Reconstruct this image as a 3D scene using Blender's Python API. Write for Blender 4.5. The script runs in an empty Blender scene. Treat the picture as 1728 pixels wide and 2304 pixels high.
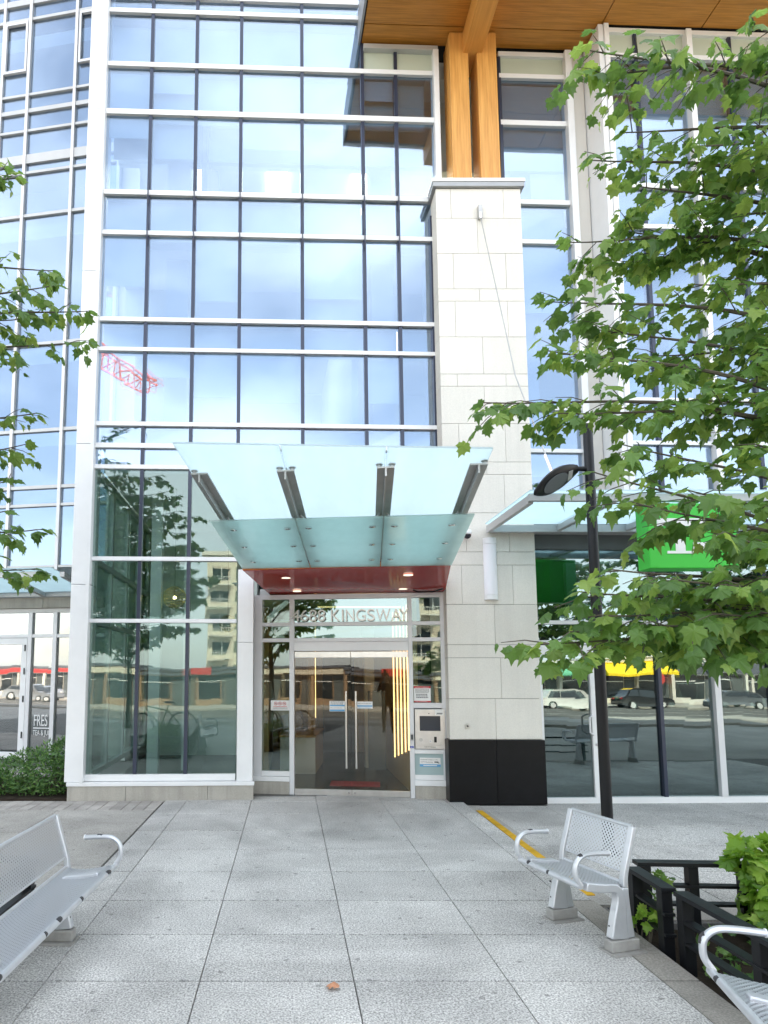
import bpy, bmesh, math, random
from mathutils import Matrix, Vector, Euler
R = math.radians
random.seed(7)
S = bpy.context.scene
C = S.collection

# ------------------------------------------------------------------ camera
cd = bpy.data.cameras.new('camera')
cd.sensor_fit = 'HORIZONTAL'; cd.sensor_width = 36.0
cd.lens = 31.25; cd.shift_x = 0.1238; cd.shift_y = 0.1105
cd.clip_start = 0.05; cd.clip_end = 2000
cam = bpy.data.objects.new('camera', cd); C.objects.link(cam)
cam.location = (0, 0, 1.8); cam.rotation_euler = (R(96.3), 0, 0)
S.camera = cam

# ------------------------------------------------------------------ world and sun
SUN_EL, SUN_ROT = R(50), R(14)
w = bpy.data.worlds.new('World'); S.world = w; w.use_nodes = True
nt = w.node_tree; nt.nodes.clear()
wo = nt.nodes.new('ShaderNodeOutputWorld'); bg = nt.nodes.new('ShaderNodeBackground')
sky = nt.nodes.new('ShaderNodeTexSky'); sky.sky_type = 'NISHITA'; sky.sun_disc = False
sky.sun_elevation = SUN_EL; sky.sun_rotation = SUN_ROT; sky.dust_density = 1.6; sky.ozone_density = 1.2; sky.altitude = 50
tc = nt.nodes.new('ShaderNodeTexCoord'); mp = nt.nodes.new('ShaderNodeMapping'); mp.inputs['Scale'].default_value = (1.1, 1.1, 2.6)
mp.inputs['Location'].default_value = (0.35, 0.2, 0.1)
cn = nt.nodes.new('ShaderNodeTexNoise'); cn.inputs['Scale'].default_value = 1.35; cn.inputs['Detail'].default_value = 5; cn.inputs['Roughness'].default_value = .52
cr = nt.nodes.new('ShaderNodeValToRGB'); cr.color_ramp.elements[0].position = .40; cr.color_ramp.elements[1].position = .64
cr.color_ramp.elements[0].color = (.16, .16, .16, 1); cr.color_ramp.elements[1].color = (.80, .80, .80, 1)
cm = nt.nodes.new('ShaderNodeMix'); cm.data_type = 'RGBA'; cm.inputs['B'].default_value = (6.4, 7.5, 9.6, 1)
nt.links.new(tc.outputs['Generated'], mp.inputs['Vector']); nt.links.new(mp.outputs[0], cn.inputs['Vector'])
nt.links.new(cn.outputs['Fac'], cr.inputs[0]); nt.links.new(cr.outputs[0], cm.inputs['Factor'])
nt.links.new(sky.outputs[0], cm.inputs['A']); nt.links.new(cm.outputs['Result'], bg.inputs[0])
bg.inputs[1].default_value = 0.11
nt.links.new(bg.outputs[0], wo.inputs[0])
sl = bpy.data.lights.new('sun', 'SUN'); sl.energy = 3.2; sl.angle = R(.53); sl.color = (1, .95, .87)
so = bpy.data.objects.new('sun', sl); C.objects.link(so); so.location = (5, 30, 40)
sdir = Vector((math.sin(SUN_ROT) * math.cos(SUN_EL), math.cos(SUN_ROT) * math.cos(SUN_EL), math.sin(SUN_EL)))
so.rotation_euler = sdir.to_track_quat('Z', 'Y').to_euler()
S.view_settings.view_transform = 'Standard'; S.view_settings.look = 'None'
S.view_settings.exposure = 2.38; S.view_settings.gamma = 1.0; S.view_settings.use_curve_mapping = False
S.view_settings.use_white_balance = True; S.view_settings.white_balance_temperature = 8300; S.view_settings.white_balance_tint = 9   # balanced for open shade, as the photograph is
S.render.engine = 'CYCLES'
S.cycles.max_bounces = 7; S.cycles.transparent_max_bounces = 16; S.cycles.glossy_bounces = 3; S.cycles.diffuse_bounces = 3
S.cycles.transmission_bounces = 4; S.cycles.caustics_reflective = False; S.cycles.caustics_refractive = False

# ------------------------------------------------------------------ materials
M = {}
def nodes(name):
    m = bpy.data.materials.new(name); m.use_nodes = True; M[name] = m
    n = m.node_tree; b = n.nodes['Principled BSDF']
    return m, n, b
def mat(name, col, rough=.5, metal=0., var=0., vscale=4., bump=0., bscale=60., spec=.5, coat=0., speck=None, world=False, rnd=0., emit=None, stain=0., streak=0.):
    m, n, b = nodes(name)
    b.inputs['Roughness'].default_value = rough; b.inputs['Metallic'].default_value = metal
    b.inputs['Specular IOR Level'].default_value = spec; b.inputs['Coat Weight'].default_value = coat
    L = n.links.new
    if world: src = n.nodes.new('ShaderNodeNewGeometry').outputs['Position']
    else: src = n.nodes.new('ShaderNodeTexCoord').outputs['Object']
    cur = None
    base = n.nodes.new('ShaderNodeRGB'); base.outputs[0].default_value = (*col, 1); cur = base.outputs[0]
    def mul(cur, fac):
        x = n.nodes.new('ShaderNodeMix'); x.data_type = 'RGBA'; x.blend_type = 'MULTIPLY'; x.inputs['Factor'].default_value = 1
        L(cur, x.inputs['A']); L(fac, x.inputs['B']); return x.outputs['Result']
    def rng(v, a, bb, lo, hi):
        x = n.nodes.new('ShaderNodeMapRange'); x.inputs[1].default_value = a; x.inputs[2].default_value = bb
        x.inputs[3].default_value = lo; x.inputs[4].default_value = hi; L(v, x.inputs[0]); return x.outputs[0]
    if var:
        t = n.nodes.new('ShaderNodeTexNoise'); t.inputs['Scale'].default_value = vscale; t.inputs['Detail'].default_value = 6; t.inputs['Roughness'].default_value = .6
        L(src, t.inputs['Vector']); cur = mul(cur, rng(t.outputs['Fac'], .3, .7, 1 - var, 1 + var * .6))
    if speck:
        sc, amt = speck
        t = n.nodes.new('ShaderNodeTexNoise'); t.inputs['Scale'].default_value = sc; t.inputs['Detail'].default_value = 3; t.inputs['Roughness'].default_value = .7
        L(src, t.inputs['Vector']); cur = mul(cur, rng(t.outputs['Fac'], .38, .62, 1 - amt, 1 + amt * .5))
    if stain:
        t = n.nodes.new('ShaderNodeTexNoise'); t.inputs['Scale'].default_value = .55; t.inputs['Detail'].default_value = 8; t.inputs['Roughness'].default_value = .62; t.inputs['Distortion'].default_value = 1.2
        L(src, t.inputs['Vector']); cur = mul(cur, rng(t.outputs['Fac'], .42, .66, 1.04, 1 - stain))
        v = n.nodes.new('ShaderNodeTexVoronoi'); v.inputs['Scale'].default_value = 2.3; v.voronoi_dimensions = '2D'; L(src, v.inputs['Vector'])
        cur = mul(cur, rng(v.outputs['Distance'], .030, .045, .62, 1))
    if streak:
        sm = n.nodes.new('ShaderNodeMapping'); sm.inputs['Scale'].default_value = (5, 5, .22); L(src, sm.inputs[0]); t = n.nodes.new('ShaderNodeTexNoise'); t.inputs['Scale'].default_value = 1.6; t.inputs['Detail'].default_value = 7; t.inputs['Roughness'].default_value = .68
        L(sm.outputs[0], t.inputs['Vector']); cur = mul(cur, rng(t.outputs['Fac'], .46, .70, 1, 1 - streak))
    if rnd:
        o = n.nodes.new('ShaderNodeObjectInfo'); cur = mul(cur, rng(o.outputs['Random'], 0, 1, 1 - rnd, 1 + rnd))
    L(cur, b.inputs['Base Color'])
    if bump:
        t = n.nodes.new('ShaderNodeTexNoise'); t.inputs['Scale'].default_value = bscale; t.inputs['Detail'].default_value = 4
        L(src, t.inputs['Vector']); bn = n.nodes.new('ShaderNodeBump'); bn.inputs['Strength'].default_value = bump; bn.inputs['Distance'].default_value = .01
        L(t.outputs['Fac'], bn.inputs['Height']); L(bn.outputs[0], b.inputs['Normal'])
    if emit:
        b.inputs['Emission Color'].default_value = (*emit[0], 1); b.inputs['Emission Strength'].default_value = emit[1]
    return m
def glass(name, refl, tint, wave=.012, rough=0.0, rtint=(1, 1, 1)):
    m = bpy.data.materials.new(name); m.use_nodes = True; M[name] = m
    n = m.node_tree; n.nodes.clear(); L = n.links.new
    out = n.nodes.new('ShaderNodeOutputMaterial'); mx = n.nodes.new('ShaderNodeMixShader')
    tr = n.nodes.new('ShaderNodeBsdfTransparent'); tr.inputs[0].default_value = (*tint, 1)
    gl = n.nodes.new('ShaderNodeBsdfGlossy'); gl.inputs['Roughness'].default_value = rough; gl.inputs[0].default_value = (*rtint, 1)
    ge = n.nodes.new('ShaderNodeNewGeometry'); dp = n.nodes.new('ShaderNodeVectorMath'); dp.operation = 'DOT_PRODUCT'   # Schlick term, the same from both faces
    L(ge.outputs['Incoming'], dp.inputs[0]); L(ge.outputs['Normal'], dp.inputs[1])
    ab_ = n.nodes.new('ShaderNodeMath'); ab_.operation = 'ABSOLUTE'; L(dp.outputs['Value'], ab_.inputs[0])
    om = n.nodes.new('ShaderNodeMath'); om.operation = 'SUBTRACT'; om.inputs[0].default_value = 1; L(ab_.outputs[0], om.inputs[1])
    fr = n.nodes.new('ShaderNodeMath'); fr.operation = 'POWER'; fr.inputs[1].default_value = 5; L(om.outputs[0], fr.inputs[0])
    mr = n.nodes.new('ShaderNodeMapRange'); mr.inputs[1].default_value = 0; mr.inputs[2].default_value = 1; mr.inputs[3].default_value = refl; mr.inputs[4].default_value = 1
    L(fr.outputs[0], mr.inputs[0]); L(mr.outputs[0], mx.inputs[0]); L(tr.outputs[0], mx.inputs[1]); L(gl.outputs[0], mx.inputs[2])
    if wave:
        g = n.nodes.new('ShaderNodeNewGeometry'); t = n.nodes.new('ShaderNodeTexNoise'); t.inputs['Scale'].default_value = 1.3; t.inputs['Detail'].default_value = 1
        L(g.outputs['Position'], t.inputs['Vector']); bn = n.nodes.new('ShaderNodeBump'); bn.inputs['Strength'].default_value = 1; bn.inputs['Distance'].default_value = wave
        L(t.outputs['Fac'], bn.inputs['Height']); L(bn.outputs[0], gl.inputs['Normal'])
    L(mx.outputs[0], out.inputs[0]); return m
def frosted(name, col, trans=.1, gloss=.08):
    m = bpy.data.materials.new(name); m.use_nodes = True; M[name] = m
    n = m.node_tree; n.nodes.clear(); L = n.links.new
    out = n.nodes.new('ShaderNodeOutputMaterial'); a = n.nodes.new('ShaderNodeMixShader'); b = n.nodes.new('ShaderNodeMixShader')
    tl = n.nodes.new('ShaderNodeBsdfTranslucent'); tl.inputs[0].default_value = (*col, 1)
    tr = n.nodes.new('ShaderNodeBsdfTransparent'); tr.inputs[0].default_value = (*col, 1)
    gl = n.nodes.new('ShaderNodeBsdfGlossy'); gl.inputs['Roughness'].default_value = .12
    t = n.nodes.new('ShaderNodeTexNoise'); t.inputs['Scale'].default_value = 2.5; t.inputs['Detail'].default_value = 5
    mr = n.nodes.new('ShaderNodeMapRange'); mr.inputs[1].default_value = .3; mr.inputs[2].default_value = .7; mr.inputs[3].default_value = trans * .7; mr.inputs[4].default_value = trans * 1.3
    L(t.outputs['Fac'], mr.inputs[0]); L(mr.outputs[0], a.inputs[0])
    b.inputs[0].default_value = gloss
    L(tl.outputs[0], a.inputs[1]); L(tr.outputs[0], a.inputs[2]); L(a.outputs[0], b.inputs[1]); L(gl.outputs[0], b.inputs[2]); L(b.outputs[0], out.inputs[0])
    return m
def wood(name, c1, c2, axis='Z', rough=.5, sc=1.):
    m, n, b = nodes(name); L = n.links.new
    t = n.nodes.new('ShaderNodeTexCoord'); mp = n.nodes.new('ShaderNodeMapping')
    k = {'Z': (28, 28, 1.2), 'X': (1.2, 28, 28), 'Y': (28, 1.2, 28)}[axis]; mp.inputs['Scale'].default_value = tuple(a * sc for a in k)
    ns = n.nodes.new('ShaderNodeTexNoise'); ns.inputs['Scale'].default_value = 1; ns.inputs['Detail'].default_value = 6; ns.inputs['Roughness'].default_value = .65
    r = n.nodes.new('ShaderNodeValToRGB'); r.color_ramp.elements[0].color = (*c1, 1); r.color_ramp.elements[1].color = (*c2, 1)
    r.color_ramp.elements[0].position = .3; r.color_ramp.elements[1].position = .7
    L(t.outputs['Object'], mp.inputs[0]); L(mp.outputs[0], ns.inputs[0]); L(ns.outputs['Fac'], r.inputs[0]); L(r.outputs[0], b.inputs['Base Color'])
    b.inputs['Roughness'].default_value = rough
    return m
def leafmat(name, c1, c2, c3, tl=.35):
    m, n, b = nodes(name); L = n.links.new
    g = n.nodes.new('ShaderNodeNewGeometry'); o = n.nodes.new('ShaderNodeObjectInfo')
    ad = n.nodes.new('ShaderNodeMath'); ad.operation = 'ADD'; L(g.outputs['Random Per Island'], ad.inputs[0]); L(o.outputs['Random'], ad.inputs[1])
    fc = n.nodes.new('ShaderNodeMath'); fc.operation = 'FRACT'; L(ad.outputs[0], fc.inputs[0])
    r = n.nodes.new('ShaderNodeValToRGB'); e = r.color_ramp.elements; e[0].color = (*c1, 1); e[1].color = (*c3, 1); e[0].position = .0; e[1].position = .97
    x = e.new(.55); x.color = (*c2, 1)
    L(fc.outputs[0], r.inputs[0]); L(r.outputs[0], b.inputs['Base Color']); b.inputs['Roughness'].default_value = .42
    t = n.nodes.new('ShaderNodeBsdfTranslucent'); hs = n.nodes.new('ShaderNodeHueSaturation'); hs.inputs['Value'].default_value = 1.9; hs.inputs['Hue'].default_value = .485
    L(r.outputs[0], hs.inputs['Color']); L(hs.outputs[0], t.inputs[0])
    mx = n.nodes.new('ShaderNodeMixShader'); mx.inputs[0].default_value = tl; L(b.outputs[0], mx.inputs[1]); L(t.outputs[0], mx.inputs[2])
    L(mx.outputs[0], n.nodes['Material Output'].inputs[0]); return m
def perforated(name, ax):
    m, n, b = nodes(name); L = n.links.new
    b.inputs['Base Color'].default_value = (.62, .64, .67, 1); b.inputs['Metallic'].default_value = .55; b.inputs['Roughness'].default_value = .38
    t = n.nodes.new('ShaderNodeTexCoord'); mp = n.nodes.new('ShaderNodeMapping'); mp.inputs['Rotation'].default_value = (R(90), 0, 0) if ax == 'XZ' else (0, 0, 0)
    mp2 = n.nodes.new('ShaderNodeMapping'); mp2.inputs['Rotation'].default_value = (0, 0, R(45)); mp2.inputs['Scale'].default_value = (48, 48, 48)
    v = n.nodes.new('ShaderNodeTexVoronoi'); v.voronoi_dimensions = '2D'; v.inputs['Randomness'].default_value = 0; v.inputs['Scale'].default_value = 1
    L(t.outputs['Object'], mp.inputs[0]); L(mp.outputs[0], mp2.inputs[0]); L(mp2.outputs[0], v.inputs['Vector'])
    lt = n.nodes.new('ShaderNodeMath'); lt.operation = 'LESS_THAN'; lt.inputs[1].default_value = .31; L(v.outputs['Distance'], lt.inputs[0])
    tr = n.nodes.new('ShaderNodeBsdfTransparent'); mx = n.nodes.new('ShaderNodeMixShader')
    L(lt.outputs[0], mx.inputs[0]); L(b.outputs[0], mx.inputs[1]); L(tr.outputs[0], mx.inputs[2]); L(mx.outputs[0], n.nodes['Material Output'].inputs[0])
    return m

mat('white_aluminium', (.78, .79, .80), .34, .0, .05, 2.5, spec=.6)
mat('grey_aluminium', (.50, .51, .51), .4, .25, .06, 3)
mat('silver_frame', (.66, .67, .69), .36, .15, .05, 3)
mat('dark_cap', (.035, .045, .075), .3, .2)
mat('black_metal', (.007, .008, .010), .4, 0, .2, 3, spec=.3)
mat('steel', (.46, .46, .45), .38, .6, .12, 6)
mat('brushed_steel', (.62, .61, .59), .28, .85, .1, 8)
mat('letter_steel', (.30, .29, .28), .22, .9)
mat('chrome', (.8, .8, .8), .12, 1.)
mat('limestone', (.75, .72, .66), .7, 0, .055, 1.6, .12, 40, .3, speck=(60, .05), world=True, rnd=.045, streak=.05)
mat('plinth_stone', (.44, .415, .37), .75, 0, .12, 2.5, .15, 50, .3, speck=(160, .18), world=True, streak=.2)
mat('black_granite', (.006, .006, .0075), .32, 0, .3, 8, spec=.25, speck=(220, .5))
mat('cap_metal', (.36, .37, .38), .45, .4, .1, 5)
mat('red_gloss', (.45, .034, .030), .12, 0, .05, 2, spec=.28)
mat('orange_edge', (.75, .20, .04), .35)
mat('dark_gap', (.012, .012, .012), .8)
mat('grout', (.16, .155, .15), .95, 0, .3, 30)
mat('slab', (.60, .59, .57), .78, 0, .16, 1.6, .25, 160, .3, speck=(85, .56), world=True, rnd=.07, stain=.26)
mat('slab_warm', (.44, .42, .39), .8, 0, .20, 1.0, .25, 160, .3, speck=(80, .32), world=True, rnd=.06, stain=.2)
mat('kerb_stone', (.33, .31, .28), .85, 0, .22, 1.7, .25, 120, .3, speck=(80, .25), world=True)
mat('brick_paver', (.40, .375, .35), .85, 0, .25, 3, .3, 80, .3, speck=(90, .2), world=True, rnd=.14)
mat('asphalt', (.11, .11, .108), .9, 0, .2, .6, .3, 120, .3, world=True)
mat('concrete', (.36, .35, .33), .85, 0, .2, .8, .2, 60, .3, world=True)
mat('soil', (.035, .025, .018), .95, 0, .4, 9, .6, 40, .2, world=True)
mat('yellow_paint', (.72, .40, .03), .7, 0, .28, 7, .1, 80, .3, world=True)
mat('white_paint', (.75, .75, .73), .7, 0, .15, 2, world=True)
mat('bench_silver', (.60, .62, .65), .36, .5, .08, 7)
mat('bench_dark', (.05, .05, .055), .5, .3)
mat('bench_foot', (.36, .35, .33), .7, .1, .25, 9, .2, 60)
mat('interior_wall', (.62, .66, .62), .7, 0, .04, 1)
mat('interior_ceiling', (.66, .68, .66), .8)
mat('shadow_box', (.58, .62, .55), .7, 0, .05, 1.5)
mat('spandrel_pale', (.50, .56, .47), .25, 0, .04, 2, spec=.4)
mat('shadow_lip', (.40, .43, .40), .7)
mat('interior_dark', (.10, .115, .12), .8, 0, .2, 1.2)
mat('interior_floor', (.09, .09, .088), .25, 0, .15, 3)
mat('desk_white', (.62, .63, .62), .4)
mat('lamp_strip', (.9, .6, .3), .5, emit=((1, .70, .38), .7))
mat('ceiling_light', (.9, .9, .9), .5, emit=((1, .97, .9), 5.0))
mat('bulb', (1, .9, .6), .5, emit=((1, .78, .40), 5.0))
mat('pendant_shell', (.50, .46, .26), .7, 0, .25, 30)
mat('downlight', (.85, .85, .82), .3, emit=((1, .95, .85), .25))
mat('sconce_lens', (.82, .82, .86), .4)
mat('paper', (.80, .80, .79), .6)
mat('ink', (.05, .05, .055), .6)
mat('ink_red', (.55, .03, .04), .5)
mat('ink_blue', (.10, .36, .62), .5)
mat('deep_blue', (.03, .07, .42), .5)
mat('screen', (.03, .035, .045), .08)
mat('bank_green', (.01, .52, .05), .42)
mat('sign_white', (.82, .82, .82), .45)
mat('green_interior', (.03, .13, .05), .7)
mat('bark', (.10, .085, .07), .9, 0, .35, 12, .8, 30)
mat('twig', (.09, .075, .055), .85, 0, .2, 8)
mat('dry_leaf', (.50, .23, .13), .7, 0, .2, 20)
mat('tyre', (.015, .015, .016), .8)
mat('brick_wall', (.36, .24, .16), .85, 0, .2, 3, .3, 20)
mat('render_cream', (.66, .60, .50), .8, 0, .08, 1)
mat('render_white', (.66, .64, .60), .8, 0, .08, 1)
mat('slate_roof', (.11, .12, .15), .7, 0, .25, 5)
mat('awning_yellow', (.82, .55, .02), .6)
mat('awning_green', (.10, .42, .26), .6)
mat('shop_red', (.60, .05, .05), .5)
mat('crane_red', (.62, .10, .06), .5)
mat('car_white', (.75, .75, .74), .25, 0, coat=.8)
mat('car_black', (.02, .022, .026), .2, 0, coat=.8)
mat('car_grey', (.17, .19, .22), .22, .4, coat=.8)
mat('car_silver', (.45, .48, .52), .25, .5, coat=.8)
mat('car_glass', (.02, .025, .03), .05, spec=.8)
mat('tail_lamp', (.5, .02, .02), .3)
mat('cloth_dark', (.02, .02, .024), .85)
mat('skin', (.45, .28, .20), .55)
mat('hair', (.02, .015, .012), .6)
mat('bike_green', (.16, .30, .10), .4)
mat('notice_orange', (.75, .25, .05), .6)
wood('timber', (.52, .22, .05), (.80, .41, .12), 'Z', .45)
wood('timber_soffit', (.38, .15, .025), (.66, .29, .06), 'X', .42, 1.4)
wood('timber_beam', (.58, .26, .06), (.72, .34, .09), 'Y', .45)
wood('lobby_wood', (.40, .25, .10), (.56, .37, .17), 'Z', .5)
glass('glass_upper', .27, (.74, .84, .94), .0028, 0, (.74, .86, 1))
glass('glass_lobby', .10, (.70, .80, .78), .0014, 0, (.85, .97, .95))
glass('glass_door', .055, (.84, .86, .82), .001)
glass('glass_store', .20, (.45, .55, .54), .0014, 0, (.80, .96, .97))
glass('glass_shop', .30, (.55, .60, .60), .002)
glass('glass_thin', .06, (.93, .97, .96), 0)
frosted('canopy_roof_glass', (.80, .91, .93), .22, .06)
frosted('canopy_ceiling_glass', (.72, .84, .80), .30, .10)
frosted('store_canopy_glass', (.78, .93, .96), .18, .06)
mat('spandrel_frosted', (.34, .46, .47), .35)
leafmat('maple_leaf', (.060, .145, .034), (.115, .235, .050), (.22, .33, .070), .45)
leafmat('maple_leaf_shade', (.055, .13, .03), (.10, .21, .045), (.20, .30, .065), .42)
leafmat('shrub_leaf', (.030, .095, .022), (.065, .17, .04), (.13, .25, .06), .25)
leafmat('vine_leaf', (.11, .26, .03), (.20, .38, .05), (.30, .46, .09), .4)
for _k in ('lamp_strip', 'bulb', 'downlight'): M[_k].cycles.emission_sampling = 'NONE'
perforated('perforated_seat', 'XY'); perforated('perforated_back', 'XZ')

# ------------------------------------------------------------------ mesh helpers
class MB:
    def __init__(s): s.v = []; s.f = []
    def add(s, vs, fs):
        k = len(s.v); s.v += [tuple(a) for a in vs]; s.f += [tuple(i + k for i in f) for f in fs]; return s
    def box(s, x0, x1, y0, y1, z0, z1):
        return s.add([(x0, y0, z0), (x1, y0, z0), (x1, y1, z0), (x0, y1, z0), (x0, y0, z1), (x1, y0, z1), (x1, y1, z1), (x0, y1, z1)],
                     [(0, 3, 2, 1), (4, 5, 6, 7), (0, 1, 5, 4), (1, 2, 6, 5), (2, 3, 7, 6), (3, 0, 4, 7)])
    def hexa(s, p):   # eight corners, bottom ring then top ring
        return s.add(p, [(0, 3, 2, 1), (4, 5, 6, 7), (0, 1, 5, 4), (1, 2, 6, 5), (2, 3, 7, 6), (3, 0, 4, 7)])
    def slab(s, quad, th):   # quad of points, thickened downwards along its normal
        q = [Vector(a) for a in quad]; n = (q[1] - q[0]).cross(q[3] - q[0]).normalized() * th
        return s.hexa([tuple(a) for a in q] + [tuple(a + n) for a in q])
    def prism(s, pts, ax, a, b):   # polygon extruded along an axis
        def m(p, t): return {'x': (t, p[0], p[1]), 'y': (p[0], t, p[1]), 'z': (p[0], p[1], t)}[ax]
        n = len(pts); vs = [m(p, a) for p in pts] + [m(p, b) for p in pts]
        fs = [tuple(range(n - 1, -1, -1)), tuple(range(n, 2 * n))] + [(i, (i + 1) % n, n + (i + 1) % n, n + i) for i in range(n)]
        return s.add(vs, fs)
    def tube(s, pts, r, n=8, flat=1.):
        pts = [Vector(p) for p in pts]; rs = r if isinstance(r, (list, tuple)) else [r] * len(pts)
        k = len(s.v); up = None
        for i, p in enumerate(pts):
            d = (pts[min(i + 1, len(pts) - 1)] - pts[max(i - 1, 0)]).normalized()
            if up is None:
                up = Vector((0, 0, 1)) if abs(d.z) < .9 else Vector((1, 0, 0))
            a = d.cross(up).normalized(); up = a.cross(d).normalized()
            for j in range(n):
                t = 2 * math.pi * j / n; s.v.append(tuple(p + a * (math.cos(t) * rs[i]) + up * (math.sin(t) * rs[i] * flat)))
        for i in range(len(pts) - 1):
            for j in range(n):
                s.f.append((k + i * n + j, k + i * n + (j + 1) % n, k + (i + 1) * n + (j + 1) % n, k + (i + 1) * n + j))
        s.f.append(tuple(k + j for j in range(n - 1, -1, -1))); e = k + (len(pts) - 1) * n; s.f.append(tuple(e + j for j in range(n)))
        return s
    def lathe(s, prof, cx=0, cy=0, n=20):   # profile of (radius, z)
        k = len(s.v)
        for r, z in prof:
            for j in range(n):
                t = 2 * math.pi * j / n; s.v.append((cx + r * math.cos(t), cy + r * math.sin(t), z))
        for i in range(len(prof) - 1):
            for j in range(n):
                s.f.append((k + i * n + j, k + i * n + (j + 1) % n, k + (i + 1) * n + (j + 1) % n, k + (i + 1) * n + j))
        s.f.append(tuple(k + j for j in range(n - 1, -1, -1))); e = k + (len(prof) - 1) * n; s.f.append(tuple(e + j for j in range(n)))
        return s
    def build(s, name, m, parent=None, smooth=False, bevel=0., mx=None, seg=2):
        me = bpy.data.meshes.new(name); me.from_pydata(s.v, [], s.f); me.update()
        b = bmesh.new(); b.from_mesh(me); bmesh.ops.recalc_face_normals(b, faces=b.faces); b.to_mesh(me); b.free()
        if m: me.materials.append(M[m])
        return put(name, me, parent, smooth, bevel, mx, seg)
def put(name, me, parent=None, smooth=False, bevel=0., mx=None, seg=2):
    o = bpy.data.objects.new(name, me); C.objects.link(o)
    if parent: o.parent = parent
    if mx is not None: o.matrix_local = mx
    if smooth:
        me.shade_smooth() if hasattr(me, 'shade_smooth') else None
        try: me.set_sharp_from_angle(angle=R(40))
        except Exception: pass
    if bevel:
        bv = o.modifiers.new('bevel', 'BEVEL'); bv.width = bevel; bv.segments = seg; bv.limit_method = 'ANGLE'
    return o
def box(name, m, parent, x0, x1, y0, y1, z0, z1, bevel=0.):
    return MB().box(x0, x1, y0, y1, z0, z1).build(name, m, parent, bevel=bevel)
def tag(o, label=None, cat=None, group=None, kind=None):
    if label: o['label'] = label
    if cat: o['category'] = cat
    if group: o['group'] = group
    if kind: o['kind'] = kind
    return o
def empty(name, parent=None, mx=None):
    o = bpy.data.objects.new(name, None); C.objects.link(o); o.empty_display_size = .2
    if parent: o.parent = parent
    if mx is not None: o.matrix_local = mx
    return o
def T(x, y, z, rz=0.): return Matrix.Translation((x, y, z)) @ Matrix.Rotation(R(rz), 4, 'Z')
def text(name, s, size, m, parent, mx, ext=.002, align='LEFT', sx=1., bev=0.):
    c = bpy.data.curves.new(name, 'FONT'); c.body = s; c.size = size; c.extrude = ext; c.align_x = align; c.bevel_depth = bev
    tmp = bpy.data.objects.new('tmp', c); me = bpy.data.meshes.new_from_object(tmp); bpy.data.objects.remove(tmp); bpy.data.curves.remove(c)
    me.name = name; me.materials.clear(); me.materials.append(M[m]); o = bpy.data.objects.new(name, me); C.objects.link(o)
    if parent: o.parent = parent
    o.matrix_local = mx @ Matrix.Rotation(R(90), 4, 'X') @ Matrix.Diagonal((sx, 1, 1, 1)); return o
def pane(parent, x0, x1, z0, z1, y, m, name='pane', th=.012, tilt=.0028):
    j = [random.uniform(-tilt, tilt) for _ in range(4)]
    p = [(x0, y + j[0], z0), (x1, y + j[1], z0), (x1, y + th + j[1], z0), (x0, y + th + j[0], z0),
         (x0, y + j[2], z1), (x1, y + j[3], z1), (x1, y + th + j[3], z1), (x0, y + th + j[2], z1)]
    return MB().hexa(p).build(name, m, parent)

# ------------------------------------------------------------------ ground, plaza, road
def road_z(y):
    if y > -4: return 0.
    if y > -33: return -(-4 - y) / 29. * 1.15
    return -1.15
prof = [(60, -.12), (-3.5, -.12), (-33, -1.32), (-60, -1.32), (-700, -1.32)]
g = MB()
for i, (y, z) in enumerate(prof):
    g.v += [(-600, y, z), (600, y, z)]
    if i: g.f.append((2 * i - 2, 2 * i - 1, 2 * i + 1, 2 * i))
tag(g.build('ground', 'concrete'), kind='structure')
# asphalt road across the street
rd = MB(); rd.add([(-120, -5, -.20), (120, -5, -.20), (120, -33, -1.27), (-120, -33, -1.27)], [(0, 1, 2, 3)])
rdo = tag(rd.build('road', 'asphalt'), kind='structure')
def lane(y, x0, x1, wd=.12):
    z = lambda yy: -.20 + (yy + 5) / 28 * 1.07 + .006
    MB().add([(x0, y, z(y)), (x1, y, z(y)), (x1, y - wd, z(y - wd)), (x0, y - wd, z(y - wd))], [(0, 1, 2, 3)]).build('lane_marking', 'white_paint', rdo)
for y in (-9, -12.5, -23, -26.5):
    for k in range(-12, 13): lane(y, k * 4.5, k * 4.5 + 2.0)
for y in (-17.6, -18.1): lane(y, -60, 60)
lane(-29.6, -60, 60)
near = tag(MB().box(-60, 60, -4.9, -3.0, -.15, -.035).build('near_kerb', 'kerb_stone'), kind='structure')
far_walk = tag(MB().box(-80, 80, -38, -33, -1.5, -1.12).build('far_sidewalk', 'concrete'), kind='structure')
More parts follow.
